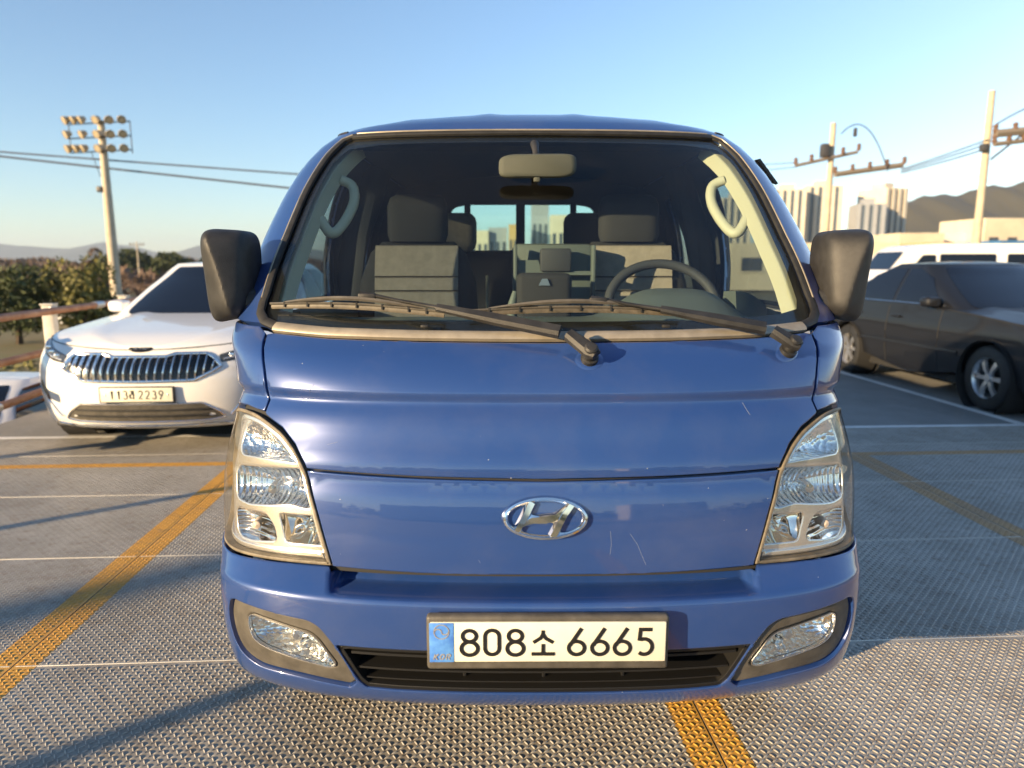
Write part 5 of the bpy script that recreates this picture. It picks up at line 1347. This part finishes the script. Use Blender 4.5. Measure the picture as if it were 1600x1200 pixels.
# ------------------------------------------------------------------ buildings
mat('tower_cream', (.62, .56, .46), rough=.8, var=.08, vscale=.2)
mat('tower_grey', (.30, .32, .35), rough=.8, var=.08, vscale=.2)
mat('tower_window', (.10, .13, .17), rough=.2)
mat('wall_cream', (.60, .53, .40), rough=.8, var=.12, vscale=.15)
mat('wall_ochre', (.55, .36, .14), rough=.8, var=.12, vscale=.15)
mat('wall_white', (.68, .66, .62), rough=.8, var=.1, vscale=.15)
mat('roof_blue', (.04, .16, .36), rough=.5, var=.15, vscale=.2)
mat('wall_teal', (.05, .26, .27), rough=.6)
mat('window_dark', (.05, .06, .08), rough=.15)
def tower(label, x, y, w, d, h, rz, mtl, cols=4):
    t = thing('apartment_tower', label, 'building', (x, y, GZ), rz, 'apartment towers behind the utility pole')
    bw = w / (cols * 2 + 1)
    MB().box((0, 0, h / 2), (w, d, h)).build('core', mtl, t)
    for k in range(cols + 1):
        MB().box((-w / 2 + bw * (2 * k + .5), -d / 2 - .5, h / 2), (bw, 1.0, h * .99)).build('pier', mtl, t)
    for k in range(cols):
        xc = -w / 2 + bw * (2 * k + 1.5)
        st = MB().box((xc, -d / 2 - .12, h / 2), (bw * .98, .2, h * .96)).build('window_bay', 'tower_window', t)
    MB().box((0, 0, h + 1.2), (w * .4, d * .5, 2.4)).build('roof_house', mtl, t)
tower('cream apartment tower left of the pole, tall and slim', 122, 318, 14, 14, 35, R(-12), 'tower_cream')
tower('cream apartment tower directly behind the concrete pole', 139, 322, 15, 14, 37, R(-12), 'tower_cream')
tower('shorter grey apartment tower right of the pole', 152, 306, 11, 13, 28, R(-12), 'tower_grey', 3)
tower('pale grey apartment tower with dark flank at the end of the row', 166, 322, 12, 15, 36, R(20), 'tower_cream', 3)
tower('far pale apartment tower peeping beside the truck pillar', 108, 345, 14, 14, 34, R(-12), 'tower_cream')
def block(label, x, y, w, d, h, rz, wall, roof=None, gable=False, win=0, name='low_building', group='low buildings beyond the deck', z0=GZ):
    t = thing(name, label, 'building', (x, y, z0), rz, group)
    MB().box((0, 0, h / 2), (w, d, h)).build('wall', wall, t)
    if gable: MB().prism([(-w / 2 - .4, h), (w / 2 + .4, h), (0, h + w * .16)], 'y', -d / 2 - .4, d / 2 + .4).build('roof', roof, t)
    elif roof: MB().box((0, 0, h + .35), (w + .8, d + .8, .7)).build('roof', roof, t)
    for k in range(win):
        o = MB().box((-w / 2 + w * (k + .5) / win, -d / 2 - .03, h * .55), (w / win * .5, .12, h * .28)).build('window', 'window_dark', t)
        MB().box((-w / 2 + w * (k + .5) / win, -d / 2 - .08, h * .55 - h * .16), (w / win * .56, .2, .15)).build('sill', wall, o)
    return t
block('cream low block with rough roofline below the wooded hill', 83.5, 150, 9, 12, 9.2, 0, 'wall_cream', win=4)
block('white low block under the right end of the wooded hill', 92, 156, 10, 12, 9.5, 0, 'wall_white', win=4)
block('cream hall with arched front and dark sign band behind the tall pole', 102, 152, 12, 14, 12.2, R(4), 'wall_cream', win=3)
block('teal sided unit at the end of the cream hall', 110.5, 150, 5, 12, 11.4, R(4), 'wall_teal')
block('ochre walled shed behind the white van', 80, 132, 10, 9, 6.8, 0, 'wall_ochre', win=3)
block('long shed with flat blue roof behind the van', 92, 120, 26, 10, 6.0, R(3), 'wall_cream', 'roof_blue', win=7)
block('long low white canopy wall just above the van roof', 62, 86, 40, 5, 4.9, R(3), 'wall_white', win=0)
block('pale yellow wall between truck pillar and mirror', 34, 82, 18, 8, 5.2, R(-3), 'wall_cream', win=4)
block('white flat shed behind the foot of the floodlight mast', -20.2, 34, 3.6, 3, 1.1, 0, 'wall_white', win=0)
for i, (x, y, w, h, mt, lb) in enumerate(((-9.6, 250, 6, 14.5, 'wall_cream', 'cream block seen through the cab rear window, left'), (-3.4, 252, 6.4, 15.6, 'tower_grey', 'dark grey block seen through the middle of the cab'), (2.6, 249, 4.5, 16.5, 'wall_ochre', 'ochre block beside the window bar of the cab'), (11.6, 262, 6, 25, 'tower_grey', 'tall slim grey tower seen through the cab rear window'), (18.5, 255, 7, 20, 'wall_cream', 'cream block with dark windows seen through the cab, right'), (25, 258, 6, 17, 'wall_white', 'white block at the right end of the rear window view'))):
    block(lb, x, y, w, 10, h, 0, mt, win=3, group='town buildings behind the truck')
for i, (x, y, w, h, lb) in enumerate(((-14, -70, 30, 7, 'low white hall behind the photographer'), (30, -78, 22, 9, 'cream hall behind the photographer'), (-60, -64, 26, 6, 'grey shed behind the photographer'))):
    block(lb, x, y, w, 12, h, 0, ('wall_white', 'wall_cream', 'tower_grey')[i], win=0, group='halls behind the photographer')
# unseen posts and a pole, added to throw the long shadows over the deck
for k, (x, y, h, r_, lb) in enumerate(((-5.95, -2.9, 3.7, .05, 'slim steel post out of view left of the deck, added to cast the near shadow'), (-6.16, -.15, 3.4, .04, 'slim steel post out of view left of the deck, added to cast the middle shadow'))):
    p = thing('shadow_post', lb, 'shadow post', (x, y, GZ), 0, 'unseen shadow posts beside the deck')
    MB().tube([(0, 0, -.2), (0, 0, h)], [r_ * 1.15, r_], 10).build('shaft', 'galvanised', p)
    MB().box((.18, 0, h), (.5, .14, .07), r=.03).build('post_head', 'galvanised', p)
pole('unseen pole added far to the left behind the photographer to cast a broad soft shadow', -22.6, -13.6, 9.6, [(8.9, -1.0, 1.0, 0, 0, .06)], .2, .14)  # added out of view for the broad soft shadow band on the deck
# ------------------------------------------------------------------ thin haze over the land
hz = MB().box((0, 1500, 86), (9000, 7600, 182)).build('haze', None, smooth=False)
hm = bpy.data.materials.new('haze_air'); hm.use_nodes = True; hn = hm.node_tree.nodes; hn.clear()
ho_ = hn.new('ShaderNodeOutputMaterial'); pv = hn.new('ShaderNodeVolumePrincipled'); pv.inputs['Color'].default_value = (.72, .84, 1, 1)
pv.inputs['Density'].default_value = .00018; pv.inputs['Anisotropy'].default_value = .2
hm.node_tree.links.new(pv.outputs[0], ho_.inputs['Volume']); hz.data.materials.append(hm)
tag(hz, 'thin pale haze over the far land', 'haze', kind='stuff')
